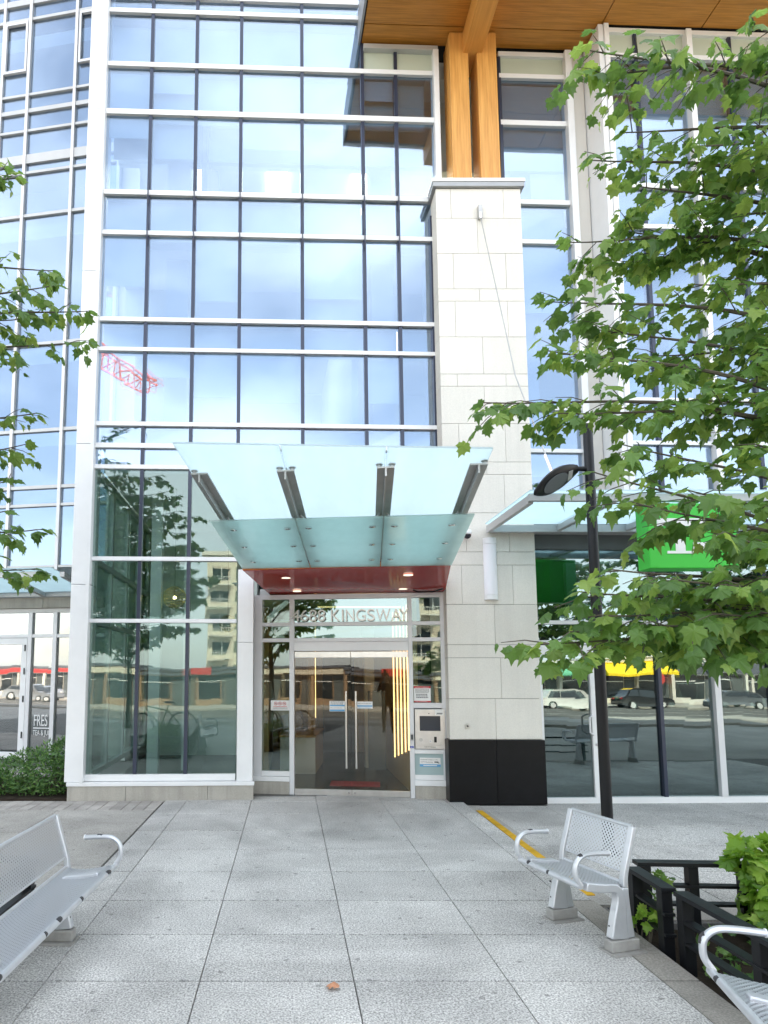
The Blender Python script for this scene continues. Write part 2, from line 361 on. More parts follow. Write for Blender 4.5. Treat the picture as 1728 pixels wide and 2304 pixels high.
# plaza of granite slabs, each its own piece
plaza = tag(MB().box(-1.72, 2.40, -3.0, 10.2, -.10, -.022).build('plaza', 'grout'), kind='structure')
left_walk = tag(MB().box(-14, -1.74, -3.0, 13.7, -.10, -.024).build('left_pavement', 'grout'), kind='structure')
right_walk = tag(MB().box(2.41, 16, 5.17, 9.9, -.14, -.062).build('right_pavement', 'grout'), kind='structure')
cols = [-1.72, -1.42, -.52, .38, 1.28, 2.18]
rows = [-3.0, -2.25, -1.5, -.75, 0, .72, 1.4, 2.06, 2.74, 3.42, 4.11, 4.80, 5.48, 6.24, 7.00, 7.80, 8.70, 9.45, 10.15]
smesh = {}
def slab(parent, m, x0, x1, y0, y1, ztop, th=.05, gap=.0055, name='slab'):
    gy_ = gap + .0025 if name == 'slab' else gap; gap = gap - .0022 if name == 'slab' else gap
    key = (round(x1 - x0, 3), round(y1 - y0, 3), round(th, 3), m, gap)
    if key not in smesh:
        a, b = (x1 - x0) / 2 - gap, (y1 - y0) / 2 - gy_; c = .002
        vs = [(-a, -b, -th), (a, -b, -th), (a, b, -th), (-a, b, -th), (-a, -b, -c), (a, -b, -c), (a, b, -c), (-a, b, -c), (-a + c, -b + c, 0), (a - c, -b + c, 0), (a - c, b - c, 0), (-a + c, b - c, 0)]
        fs = [(3, 2, 1, 0)] + [(i, (i + 1) % 4, 4 + (i + 1) % 4, 4 + i) for i in range(4)] + [(4 + i, 4 + (i + 1) % 4, 8 + (i + 1) % 4, 8 + i) for i in range(4)] + [(8, 9, 10, 11)]
        me = bpy.data.meshes.new(name); me.from_pydata(vs, [], fs); me.materials.append(M[m]); smesh[key] = me
    o = bpy.data.objects.new(name, smesh[key]); C.objects.link(o); o.parent = parent
    o.matrix_local = Matrix.Translation(((x0 + x1) / 2, (y0 + y1) / 2, ztop + random.uniform(-.0015, .0015))) @ Euler((random.uniform(-.0012, .0012), random.uniform(-.0012, .0012), 0)).to_matrix().to_4x4()
    return o
for r in range(len(rows) - 1):
    for c in range(len(cols) - 1):
        slab(plaza, 'slab', cols[c], cols[c + 1], rows[r], rows[r + 1], 0.)
    slab(plaza, 'kerb_stone' if rows[r] < 5.4 else 'slab', 2.18, 2.40, rows[r], rows[r + 1], .002)
# warmer slabs on the left with the soldier course by the plinth
lr = [-3.0, -1.6, -.2, 1.2, 2.6, 4.0, 5.25, 6.45, 7.70, 8.92]
lc = [-1.74, -3.0, -4.4, -5.8, -7.2, -8.6]
for r in range(len(lr) - 1):
    for c in range(len(lc) - 1):
        if lr[r] < 5.0 and c == 0: continue
        slab(left_walk, 'slab_warm', lc[c + 1], lc[c], lr[r], lr[r + 1], -.003)
k = 0; x = -1.74
while x > -5.4:
    slab(left_walk, 'brick_paver', x - .15, x, 8.92, 9.22, -.003, .05, .004, 'brick'); slab(left_walk, 'brick_paver', x - .15, x, 9.22, 9.52, -.003, .05, .004, 'brick'); x -= .15
for i in range(9):
    slab(left_walk, 'slab_warm', -4.2 - i * .9 - .9, -4.2 - i * .9, 9.54, 11.2, -.004); slab(left_walk, 'slab_warm', -4.2 - i * .9 - .9, -4.2 - i * .9, 11.2, 12.8, -.004)
# right pavement, a little lower, with the yellow step edge
rr = [5.5, 6.4, 7.3, 8.2, 9.05, 9.55]; rc = [2.62, 3.5, 4.7, 5.9, 7.1, 8.3, 9.5]
for r in range(len(rr) - 1):
    for c in range(len(rc) - 1): slab(right_walk, 'slab', rc[c], rc[c + 1], rr[r], rr[r + 1], -.045)
for c in range(7): slab(right_walk, 'slab', rc[c] if c < 7 else 9.5, rc[c + 1] if c < 6 else 10.7, 9.55, 9.85, -.046)
for r in range(len(rr) - 1): slab(right_walk, 'slab_warm', 2.41, 2.62, rr[r], rr[r + 1], -.040)
ye = MB()
yy = 5.72
ye.hexa([(2.425, 5.72, -.042), (2.52, 5.72, -.042), (2.55, 9.05, -.042), (2.47, 9.05, -.042), (2.425, 5.72, -.034), (2.52, 5.72, -.034), (2.55, 9.05, -.034), (2.47, 9.05, -.034)])
tag(ye.build('yellow_edge_strip', 'yellow_paint'), 'worn yellow painted strip along the step edge beside the black pier base', 'edge marking')
x = 2.41
for i in range(26):
    slab(right_walk, 'brick_paver', 2.62 + i * .15, 2.77 + i * .15, 5.2, 5.5, -.046, .05, .004, 'brick')

# ------------------------------------------------------------------ the glass office building (local frame: x along facade, y inward)
BX = T(-2.9, 9.62, 0, 2.0); BI = BX.inverted()
office = empty('office_building'); office.matrix_local = BX
tag(office, 'pale glass office building with white transoms, limestone pier, timber soffit and street entrance', 'building')
def WL(x, y, z): return BI @ Vector((x, y, z))
mul_s = [.72, 1.43, 2.14, 3.11, 4.08, 4.62]
TR = [(5.086, 5.16), (5.425, 5.49), (6.594, 6.655), (7.067, 7.135), (8.471, 8.543), (9.138, 9.217), (10.50, 10.587), (11.33, 11.408), (12.28, 12.353), (12.55, 12.63), (13.6, 13.68)]
cw = empty('curtain_wall', office)
def transom(par, x0, x1, z0, z1, y=-.052, m='white_aluminium'): return box('transom', m, par, x0, x1, y, y + .06, z0, z1, .004)
def mullion(par, x, z0, z1, wd=.052, y=-.034, m='dark_cap', d=.14): return box('mullion', m, par, x - wd / 2, x + wd / 2, y, y + d, z0, z1)
for z0, z1 in TR:
    e = 5.16 if z1 < 9.0 else (5.22 if z1 < 11.8 else 4.03)
    if 9.0 < z1 < 9.3: e = 5.14
    transom(cw, .03, e, z0, z1)
transom(cw, .03, 2.14, 4.766, 4.83); transom(cw, .03, 2.14, 3.39, 3.45); transom(cw, .03, 2.14, 2.485, 2.54); transom(cw, .03, 2.14, .255, .345)
for s in mul_s:
    z0 = .3 if s < 2 else (3.2 if s < 2.2 else 3.0)
    z1 = 13.7 if s < 4.2 else 11.78
    if s == 2.14: z0 = 4.80
    mullion(cw, s, z0, z1)
for s in mul_s:   # little blade fins where mullions cross the two transoms of the second floor
    for zc in (8.507, 9.178):
        MB().prism([(-.10, zc - .10), (-.065, zc - .20), (-.055, zc - .05), (-.105, zc + .10), (-.125, zc + .22), (-.118, zc + .04)], 'x', s - .008, s + .008).build('fin', 'dark_cap', cw)
edges = [.03] + mul_s + [5.16]
zlev = [4.83] + [a for t in TR for a in t]
for i in range(len(edges) - 1):
    x0, x1 = edges[i] + .0, edges[i + 1]
    for j, (a, b) in enumerate([(4.83, 5.086)] + [(TR[q][1], TR[q + 1][0]) for q in range(len(TR) - 1)]):
        if edges[i] > 4 and a > 12: continue
        bb = b
        if edges[i] > 4 and b > 12: bb = 11.74
        xx = x1
        if i == len(edges) - 2 and a > 9.0: xx = 5.22
        pane(cw, x0, xx, a - .01, bb + .01, 0, 'spandrel_pale' if edges[i] > 4 and a > 11.3 else 'glass_upper')
for i in range(3):
    for a, b in ((.345, 2.485), (2.54, 3.39), (3.45, 4.766)):
        pane(cw, edges[i], edges[i + 1], a - .01, b + .01, 0, 'glass_lobby')
# top frame under the soffit and end jambs
box('head_frame', 'grey_aluminium', cw, 4.10, 5.30, -.09, .05, 11.74, 11.82); box('jamb', 'white_aluminium', cw, 5.22, 5.305, -.11, .1, 9.0, 11.74, .004)
box('jamb', 'dark_cap', cw, 5.115, 5.165, -.05, .12, 3.1, 8.9)
# corner column of stacked white panels
cc = empty('corner_column', office)
zs = [.25, 3.03, 5.12, 7.83, 10.52, 13.7]
for a, b in zip(zs[:-1], zs[1:]): box('column_panel', 'white_aluminium', cc, -.235, .03, -.11, .32, a + .003, b - .003, .006)
box('column_edge', 'white_aluminium', cc, -.02, .028, -.135, -.111, .25, 13.7)
# plinth and sill
pl = empty('plinth', office)
for a, b in ((-.19, .62), (.62, 1.76), (1.76, 2.40)): box('plinth_block', 'plinth_stone', pl, a + .002, b - .002, -.11, .52, -.05, .195, .004)
box('sill', 'white_aluminium', pl, -.20, 2.41, -.125, .04, .197, .250, .004)
# white panels that close the lobby bay beside the door
ep = empty('end_panel', office)
for a, b in ((.252, 2.20), (2.204, 3.26)):
    box('cladding_panel', 'white_aluminium', ep, 2.16, 2.385, -.10, .10, a, b, .005); box('return_panel', 'grey_aluminium', ep, 2.33, 2.383, .102, .47, a, b)
# stone pier: courses of 0.555 m and 0.185 m (frame parallel to the street)
KP = 1.028
def PK(x, y, z): return (x * KP, y * KP, 1.8 + (z - 1.8) * KP)
pier = empty('stone_pier', office, BI @ T(*PK(2.18, 9.18, 0)) @ Matrix.Diagonal((KP, KP, KP, 1)))
PW, PD = 1.255, 1.1
zc = [.871, 1.418, 1.973, 2.152, 2.708, 3.259, 3.444, 4.001, 4.555, 4.736, 5.301, 5.856, 6.039, 6.60, 7.148, 7.337, 7.891, 8.444, 8.915]
pat = 'BABABABABABABABABA'
jt = [[.63], [.44 + .28], [], [.66], [.22, .93], [.72], [.3, .9], [.86], [.62], [.24, .9], [.62], [.24, .94], [.62], [.24, 1.0], [.6], [.23, 1.0], [.6], [.22, 1.0]]
for i in range(len(zc) - 1):
    xs = [0.] + jt[i] + [PW]
    for a, b in zip(xs[:-1], xs[1:]):
        y1 = PD if (a == 0 or b == PW) else .09
        box('stone', 'limestone', pier, a + (.002 if a else 0), b - (.002 if b < PW else 0), 0, y1, zc[i] + .0025, zc[i + 1] - .0025, .0025)
box('core', 'grout', pier, .02, PW - .02, .02, PD - .02, .0, 8.9)
for a, b in ((0, .615), (.615, PW)): box('base_slab', 'black_granite', pier, a - (.03 if a == 0 else -.002), b + (.02 if b == PW else -.002), -.03, PD, .02, .866, .004)
MB().hexa([(-.028, -.026, -.02), (PW + .018, -.026, -.12), (PW + .018, PD, -.12), (-.028, PD, -.02), (-.028, -.026, .012), (PW + .018, -.026, .012), (PW + .018, PD, .012), (-.028, PD, .012)]).build('base_wedge', 'black_granite', pier)
box('cap', 'cap_metal', pier, -.05, PW + .05, -.05, PD, 8.92, 8.99, .004); box('cap_lip', 'white_aluminium', pier, -.06, PW + .06, -.06, PD, 8.992, 9.045, .004)
# timber posts, beam and soffit
for a, b in ((2.478, 2.765), (2.90, 3.20)):
    MB().box(0, (b - a) * 1.024, 0, .40, 9.2, 11.86).build('timber_post', 'timber', office, bevel=.01, mx=BI @ T(a * 1.024, 9.525, 0))
MB().box(0, .30, -1.7, .55, 11.50, 11.86).build('timber_beam', 'timber_beam', office, bevel=.008, mx=BI @ T(2.755, 9.42, 0))
so_ = empty('timber_soffit', office)
SZ = 11.88
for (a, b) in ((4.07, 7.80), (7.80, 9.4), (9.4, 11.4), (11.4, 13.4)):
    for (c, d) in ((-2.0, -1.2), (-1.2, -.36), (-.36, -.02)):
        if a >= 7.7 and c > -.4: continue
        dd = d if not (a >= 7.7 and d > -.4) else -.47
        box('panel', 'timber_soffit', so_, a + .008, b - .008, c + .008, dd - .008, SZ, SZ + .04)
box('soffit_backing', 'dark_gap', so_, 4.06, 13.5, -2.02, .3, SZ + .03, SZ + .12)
box('fascia', 'white_aluminium', so_, 4.02, 13.5, -2.10, -2.025, SZ - .02, SZ + .55); box('fascia', 'cap_metal', so_, 4.02, 4.055, -2.02, .0, SZ - .01, SZ + .55)
# bays right of the pier
mb_ = empty('side_bay', office)
SB = [(5.086, 5.146), (5.755, 5.82), (8.471, 8.543), (9.138, 9.217), (10.50, 10.587), (11.33, 11.408), (11.72, 11.80)]
for a, b in SB: transom(mb_, 6.30, 7.40, a, b)
lv = [3.9] + [q for t in SB for q in t]
for i in range(0, len(lv) - 1, 2): pane(mb_, 6.30, 7.38, lv[i] - .01, lv[i + 1] + .01, 0, 'spandrel_pale' if lv[i] > 11.3 else 'glass_upper')
box('jamb', 'white_aluminium', mb_, 7.37, 7.475, -.115, .12, 3.9, 11.80, .004)
box('jamb', 'dark_cap', mb_, 6.28, 6.33, -.05, .12, 3.9, 11.7)
box('pilaster', 'render_white', mb_, 7.478, 7.70, -.02, .3, 3.9, 11.84, .004)
for a, b in ((5.05, 5.72), (8.9, 9.2)): pass
rb = empty('right_bay', office)
RY = -.42
RB = [(5.08, 5.14), (5.735, 5.797), (8.471, 8.543), (9.138, 9.217), (11.33, 11.408), (11.76, 11.84)]
for a, b in RB: transom(rb, 7.80, 13.4, a, b, RY - .052)
rm = [(8.33, 0), (9.15, 1), (9.85, 0), (10.65, 1), (11.4, 0), (12.2, 1), (13.4, 1)]
for x_, wh in rm:
    if wh: mullion(rb, x_, 3.95, 11.8, .085, RY - .115, 'white_aluminium')
    else: mullion(rb, x_, 3.95, 11.8, .052, RY - .034)
box('jamb', 'white_aluminium', rb, 7.71, 7.79, RY - .10, .1, 3.95, 11.84, .004); box('jamb', 'white_aluminium', rb, 7.795, 7.87, RY - .125, RY + .1, 3.95, 11.84, .004)
ex = [7.83] + [q[0] for q in rm]; lv = [3.95] + [q for t in RB for q in t]
for i in range(len(ex) - 1):
    for j in range(0, len(lv) - 1, 2): pane(rb, ex[i], ex[i + 1], lv[j] - .01, lv[j + 1] + .01, RY, 'spandrel_pale' if lv[j] > 11.3 else 'glass_upper')

# interior seen through the glass: floors, ceilings, partitions
ins = empty('interior', office)
box('floor_slab', 'interior_floor', ins, .05, 6.2, .14, 7.0, -.06, .012)
box('floor_slab', 'interior_ceiling', ins, .05, 13.4, .45, 7.0, 4.85, 5.40); box('floor_slab', 'interior_ceiling', ins, .05, 13.4, .45, 7.0, 8.55, 9.10); box('floor_slab', 'interior_ceiling', ins, .05, 13.4, .3, 7.0, 11.6, 12.5)
box('bulkhead', 'interior_wall', ins, .05, 13.4, .75, .85, 10.3, 11.6); box('bulkhead', 'interior_wall', ins, .05, 13.4, 1.6, 1.7, 8.05, 8.55)
box('back_wall', 'interior_wall', ins, .05, 13.4, 6.0, 6.2, 5.4, 13.6)
for s in (.9, 4.3, 6.7, 9.3, 11.9): box('interior_column', 'interior_wall', ins, s, s + .36, .7, 1.06, 5.4, 11.6)
box('blind', 'interior_wall', ins, .76, 1.40, .20, .22, 9.95, 10.5); box('blind', 'interior_ceiling', ins, 3.14, 4.05, .20, .22, 6.9, 8.47)
rb_ = random.Random(3)
cols_ = [(edges[i], edges[i + 1]) for i in range(len(edges) - 1)] if False else [(.05, .70), (.74, 1.41), (1.45, 2.12), (2.16, 3.09), (3.13, 4.06), (4.10, 4.60), (4.64, 5.12), (6.35, 7.35), (7.9, 8.3), (8.36, 9.1), (9.2, 9.8), (9.9, 10.6)]
for (a, b) in cols_:
    for z1, z0 in ((11.30, 9.30), (8.44, 7.2), (6.57, 5.55)):
        k = rb_.random()
        if k < .55: box('blind', 'interior_wall' if k < .3 else 'interior_ceiling', ins, a + .01, b - .01, (.07 if a < 7.5 else -.34), (.08 if a < 7.5 else -.33), z1 - (z1 - z0) * rb_.uniform(.15, .9), z1)
for (a, b) in cols_:
    y_ = .16 if a < 7.5 else -.26
    for z0, z1 in ((11.42, 12.26), (10.52, 11.36), (8.50, 9.18), (6.62, 7.10), (5.12, 5.46)):
        if (a > 6 and z0 < 8) or (a > 4.09 and z0 > 11.4): continue
        box('shadow_box', 'shadow_box', ins, a, b, y_, y_ + .02, z0, z1); box('shadow_box_lip', 'shadow_lip', ins, a, b, y_ - .13, y_ - .002, z1 - .03, z1 - .01)
    box('bulkhead', 'shadow_box', ins, a, b, y_ + .25, y_ + .27, 10.1, 10.52)
box('partition', 'interior_dark', ins, 1.5, 1.6, .2, 5.9, 9.1, 11.6); box('partition', 'interior_wall', ins, 3.9, 4.0, .3, 5.9, 5.4, 8.5)
for s, y, z in ((1.2, 2.2, 11.58), (2.6, 2.2, 11.58), (4.3, 2.4, 11.58), (6.75, 1.9, 11.58), (9.0, 2, 11.58), (2.0, 2.6, 8.53), (5.0, 2.6, 8.53)):
    box('ceiling_light', 'ceiling_light', ins, s, s + .35, y, y + 1.2, z - .02, z + .01)
box('lobby_wall', 'interior_wall', ins, .3, 2.4, 4.8, 4.95, 0, 4.85); box('lobby_wall', 'interior_wall', ins, 2.30, 2.42, .9, 4.8, 0, 4.85)
box('lobby_post', 'white_aluminium', ins, .62, .80, 1.5, 1.68, 0, 4.85); box('lobby_post', 'white_aluminium', ins, 1.05, 1.16, 2.6, 2.72, 0, 4.85)
sw = empty('side_glazing', office)
for y in (1.3, 2.5, 3.7, 4.75): box('mullion', 'grey_aluminium', sw, -.06, .03, y - .04, y + .04, .25, 4.9)
for z in (.25, 2.48, 3.39, 4.75): box('transom', 'grey_aluminium', sw, -.07, .04, .33, 4.7, z, z + .08)
for a, b in ((.33, 1.3), (1.3, 2.5), (2.5, 3.7), (3.7, 4.75)):
    for z0, z1 in ((.33, 2.48), (2.56, 3.39), (3.47, 4.75)): MB().box(-.012, 0, a, b, z0, z1).build('pane', 'glass_lobby', sw)
# tall mass above and behind (keeps the sun off the plaza)
box('upper_storeys', 'interior_dark', office, -.2, 13.6, .5, 16, 13.0, 29); box('rear_block', 'interior_dark', office, -.2, 24, 7.2, 16, -.1, 13.0); box('right_block', 'render_white', office, 13.6, 24, -.2, 16, -.1, 29)

# ------------------------------------------------------------------ entrance bay, turned eight degrees
EX = T(-.48, 10.05, 0, -8.0); EL = BI @ EX
ent = empty('entrance_frame', office, EL)
def ebox(n, m, x0, x1, y0, y1, z0, z1, bv=.003): return box(n, m, ent, x0, x1, y0, y1, z0, z1, bv)
for x0, x1 in ((-.04, .085), (.497, .568), (2.235, 2.30), (2.70, 2.76)): ebox('frame_post', 'silver_frame', x0, x1, -.04, .06, .19 if x0 in (-.04, 2.70) else 0, 2.93)
for x0, x1 in ((.085, .497), (.568, 2.235), (2.30, 2.70)):
    ebox('frame_bar', 'silver_frame', x0, x1, -.035, .055, 2.458, 2.512); ebox('frame_bar', 'silver_frame', x0, x1, -.035, .055, 2.222, 2.277); ebox('frame_bar', 'silver_frame', x0, x1, -.035, .055, 2.86, 2.93)
    pane(ent, x0, x1, 2.505, 2.87, .0, 'glass_store' if x0 == .568 else 'glass_lobby'); pane(ent, x0, x1, 2.27, 2.465, .0, 'glass_store' if x0 == .568 else 'glass_lobby')
ebox('header', 'white_aluminium', .57, 2.233, -.05, .05, 2.086, 2.219)
pane(ent, .085, .497, .33, 2.23, 0, 'glass_lobby'); ebox('frame_bar', 'white_aluminium', .085, .497, -.035, .055, .265, .336); ebox('sill', 'white_aluminium', -.05, .50, -.06, .05, .193, .262)
ebox('base_block', 'plinth_stone', -.05, .495, -.05, .1, -.04, .19)
pane(ent, 2.30, 2.70, 1.335, 2.23, 0, 'glass_lobby'); ebox('frame_bar', 'silver_frame', 2.30, 2.70, -.035, .055, 1.262, 1.338)
ebox('frame_bar', 'white_aluminium', 2.30, 2.70, -.035, .055, .622, .683); ebox('spandrel_panel', 'spandrel_frosted', 2.30, 2.70, -.006, .02, .325, .622); ebox('frame_bar', 'white_aluminium', 2.30, 2.70, -.035, .055, .258, .326)
ebox('sill', 'white_aluminium', 2.295, 2.75, -.06, .05, .178, .255); ebox('base_block', 'plinth_stone', 2.305, 2.75, -.05, .1, -.04, .175)
ebox('backing', 'interior_dark', 2.30, 2.70, .06, .2, .18, 1.26)
for i, (x0, x1) in enumerate(((.573, 1.399), (1.405, 2.231))):
    d = empty('entrance_door', office, EL)
    pane(d, x0, x1, .085, 1.99, .0, 'glass_door', 'door_glass')
    box('top_rail', 'brushed_steel', d, x0, x1, -.025, .03, 1.988, 2.078, .003); box('bottom_rail', 'brushed_steel', d, x0, x1, -.025, .03, .006, .088, .003)
    hx = 1.332 if i == 0 else 1.474
    h = MB().tube([(hx, -.075, .40), (hx, -.075, 1.50)], .0135, 12)
    for z in (.60, 1.30): h.tube([(hx, -.075, z), (hx, .0, z)], .009, 8)
    h.build('handle', 'brushed_steel', d, True)
    MB().tube([(1.36 if i == 0 else 1.445, -.026, .05), (1.36 if i == 0 else 1.445, -.032, .05)], .014, 12).build('lock', 'chrome', d, True)
ebox('threshold', 'steel', .57, 2.235, -.05, .08, -.01, .004)
# address letters standing on the bar
al = empty('address_letters', office, EL)
for ch, lx, lw_ in (('4', .535, .125), ('6', .668, .115), ('8', .795, .115), ('8', .925, .115), ('K', 1.123, .128), ('I', 1.282, .026), ('N', 1.340, .125), ('G', 1.492, .140), ('S', 1.652, .115), ('W', 1.785, .205), ('A', 2.000, .150), ('Y', 2.118, .140)):
    lo = text('letter', ch, .25, 'letter_steel', al, T(0, 0, 0), .022)
    bx_ = [v.co.x for v in lo.data.vertices]; k = lw_ / (max(bx_) - min(bx_))
    lo.matrix_local = T(lx - min(bx_) * k, -.062, 2.524) @ Matrix.Rotation(R(90), 4, 'X') @ Matrix.Diagonal((k, 1, 1, 1))
# red portal ceiling and glass canopy
CX_ = T(.70, 8.2, 0, -6.6)    # local x across, y inward, origin on the portal's front edge
CL = BI @ CX_
def cz(y): return 3.09 - .115 * y          # the canopy rises outwards
port = MB().hexa([(-1.29, 0, 3.055), (1.29, 0, 3.085), (1.40, 1.62, 2.935), (-1.20, 1.80, 2.945), (-1.29, 0, 3.16), (1.29, 0, 3.19), (1.40, 1.62, 3.13), (-1.20, 1.80, 3.13)]).build('portal_ceiling', 'red_gloss', office, bevel=.003, mx=CL)
MB().hexa([(-1.295, -.012, 3.06), (1.295, -.012, 3.09), (1.295, -.002, 3.09), (-1.295, -.002, 3.06), (-1.295, -.012, 3.115), (1.295, -.012, 3.145), (1.295, -.002, 3.145), (-1.295, -.002, 3.115)]).build('edge_trim', 'orange_edge', port)
for x_, y_ in ((-.80, .50), (.80, .45), (-.75, 1.42), (.78, 1.36)):
    zz = 3.07 - (y_ / 1.7) * .13
    MB().lathe([(.062, zz - .004), (.062, zz - .012), (.045, zz - .014)], x_, y_, 20).build('downlight', 'downlight', port, True)
MB().tube([(.93, 1.40, 2.94), (1.0, 1.45, 2.925), (1.2, 1.42, 2.92), (1.33, 1.3, 2.945)], .012, 8).build('cable', 'black_metal', port, True)
can = empty('entrance_canopy', office, CL)
W3 = 2.60 / 3
fl = [-3.12, -3.01, -2.90, -2.80]   # front edge is skewed: the left corner reaches farther out
ZT = .20
for i in range(3):   # roof sheet above the beams
    x0, x1 = -1.30 + i * W3 + .006, -1.30 + (i + 1) * W3 - .006
    q = [(x0, .5, cz(.5) + ZT), (x1, .5, cz(.5) + ZT), (x1, fl[i + 1], cz(fl[i + 1]) + ZT), (x0, fl[i], cz(fl[i]) + ZT)]
    MB().slab(q, .018).build('roof_glass', 'canopy_roof_glass', can)
for i in range(3):   # lower sheet hung below the beams
    x0, x1 = -1.30 + i * W3 + .006, -1.30 + (i + 1) * W3 - .006
    q = [(x0, -.01, cz(0)), (x1, -.01, cz(0)), (x1, -1.80, cz(-1.80)), (x0, -1.80, cz(-1.80))]
    MB().slab(q, .015).build('ceiling_glass', 'canopy_ceiling_glass', can)
for i, x_ in enumerate((-1.20, -1.30 + W3, -1.30 + 2 * W3, 1.21)):   # T beams
    y0, y1 = -2.62, .9
    b = MB()
    a = .075
    def zt(y): return cz(y) + ZT - .055
    b.hexa([(x_ - a, y0, zt(y0) - .014), (x_ + a, y0, zt(y0) - .014), (x_ + a, y1, zt(y1) - .014), (x_ - a, y1, zt(y1) - .014), (x_ - a, y0, zt(y0)), (x_ + a, y0, zt(y0)), (x_ + a, y1, zt(y1)), (x_ - a, y1, zt(y1))])
    b.hexa([(x_ - .008, y0, zt(y0) - .085), (x_ + .008, y0, zt(y0) - .085), (x_ + .008, y1, zt(y1) - .085), (x_ - .008, y1, zt(y1) - .085), (x_ - .008, y0, zt(y0) - .0135), (x_ + .008, y0, zt(y0) - .0135), (x_ + .008, y1, zt(y1) - .0135), (x_ - .008, y1, zt(y1) - .0135)])
    b.build('beam', 'steel', can)
    for sx in (-.055, .055):
        if (i == 0 and sx > 0) or (i == 3 and sx < 0): continue
        MB().lathe([(.02, zt(y0 + .05) + .001), (.02, zt(y0 + .05) + .03), (.03, zt(y0 + .05) + .034), (.03, zt(y0 + .05) + .05)], x_ + sx, y0 + .05, 12).build('standoff', 'steel', can, True)
    for y_ in (-1.55, -.95, -.35):
        for sx in ((.10,) if i == 0 else (-.10,) if i == 3 else (-.11, .11)):
            zz = cz(y_)
            MB().lathe([(.028, zz - .004), (.036, zz - .014), (.036, zz - .028), (.018, zz - .034)], x_ + sx, y_, 14).build('bolt', 'chrome', can, True)
            MB().tube([(x_ + sx, y_, zz + .012), (x_ + sx * .3, y_, zt(y_) - .03)], .009, 8).build('spider_arm', 'steel', can)

# ------------------------------------------------------------------ lobby inside the doors
vest = empty('vestibule', office, BI)
box('wood_wall', 'lobby_wood', vest, 1.80, 1.92, 10.0, 15.0, 0, 2.9); box('wood_wall', 'lobby_wood', vest, -.45, -.35, 11.6, 15.0, 0, 2.9)
box('back_wall', 'lobby_wood', vest, -.35, 1.80, 15.0, 15.1, 0, 2.9); box('dark_opening', 'interior_dark', vest, .75, 1.45, 14.93, 14.99, 0, 2.15)
box('ceiling', 'interior_ceiling', vest, -.45, 1.92, 10.25, 15.1, 2.95, 3.05); box('light_trough', 'lamp_strip', vest, .45, 1.75, 10.4, 10.43, 2.78, 2.80)
for y_ in (10.12, 10.42, 10.76, 11.10, 11.48): MB().box(1.784, 1.798, y_, y_ + .028, (.62 - (y_ - 10.1) * .2), 2.8).build('light_strip', 'lamp_strip', vest)
box('wood_column', 'lobby_wood', vest, .36, .50, 12.9, 13.04, 0, 2.95); MB().box(.505, .515, 12.9, 12.92, .9, 2.8).build('light_strip', 'lamp_strip', vest)
box('wood_column', 'render_cream', vest, 1.42, 1.60, 12.6, 12.78, 0, 2.95); box('notice_board', 'interior_dark', vest, 1.36, 1.66, 11.6, 11.64, .12, 1.45)

# ------------------------------------------------------------------ storefront right of the pier
st = empty('storefront', office)
SY = -.25
def sbox(n, m, x0, x1, z0, z1, y0=-.05, y1=.06, bv=.003): return box(n, m, st, x0, x1, SY + y0, SY + y1, z0, z1, bv)
sbox('sill', 'white_aluminium', 7.33, 13.4, -.09, .035, -.06)
sbox('transom', 'silver_frame', 6.34, 13.4, 2.46, 2.515)
sbox('frame_post', 'silver_frame', 6.34, 6.42, -.06, 3.55); sbox('frame_post', 'silver_frame', 7.30, 7.345, -.09, 2.46)
for x_, wh in ((8.20, 0), (9.03, 1), (9.85, 0), (10.7, 1), (11.6, 0), (12.5, 1)):
    if wh: sbox('mullion', 'silver_frame', x_ - .045, x_ + .045, .035, 3.55, -.07)
    else: sbox('mullion', 'dark_cap', x_ - .027, x_ + .027, .035, 3.55, -.055)
ex = [7.33, 8.20, 9.03, 9.85, 10.7, 11.6, 12.5, 13.4]
for a, b in zip(ex[:-1], ex[1:]):
    pane(st, a, b, .03, 2.47, SY, 'glass_store')
ex = [6.42] + ex[1:]
for a, b in zip(ex[:-1], ex[1:]): pane(st, a, b, 2.51, 3.56, SY, 'glass_store')
sbox('door_head', 'silver_frame', 6.42, 7.30, 2.17, 2.23); pane(st, 6.42, 7.30, 2.22, 2.465, SY, 'glass_store')
sbox('head_beam', 'interior_dark', 6.34, 13.4, 3.55, 3.95, -.05, .2)
sd = empty('store_door', office)
def dbox(n, m, x0, x1, z0, z1, bv=.003): return box(n, m, sd, x0, x1, SY - .04, SY + .03, z0, z1, bv)
dbox('stile', 'white_aluminium', 7.19, 7.29, -.05, 2.16); dbox('stile', 'white_aluminium', 6.43, 6.50, -.05, 2.16); dbox('rail', 'white_aluminium', 6.50, 7.19, 2.02, 2.16); dbox('rail', 'white_aluminium', 6.50, 7.19, -.05, .03)
pane(sd, 6.50, 7.19, .03, 2.02, SY, 'glass_store', 'door_glass')
MB().tube([(7.17, SY - .04, .90), (7.17, SY - .10, .90), (7.12, SY - .115, .93), (7.12, SY - .115, 1.14), (7.17, SY - .10, 1.17), (7.17, SY - .04, 1.17)], .012, 8).build('pull_handle', 'silver_frame', sd, True)
MB().tube([(7.24, SY - .041, .76), (7.24, SY - .05, .76)], .02, 12).build('lock', 'chrome', sd, True)
box('store_floor', 'interior_floor', ins, 6.36, 13.4, .05, 6.0, -.13, -.07); box('store_back', 'interior_dark', ins, 6.36, 13.4, 4.0, 4.2, -.1, 4.8)
box('store_panel', 'green_interior', ins, 6.40, 6.95, .35, .40, 2.3, 3.5); box('store_wall', 'interior_wall', ins, 7.6, 9.6, 1.2, 1.3, 2.3, 3.6)
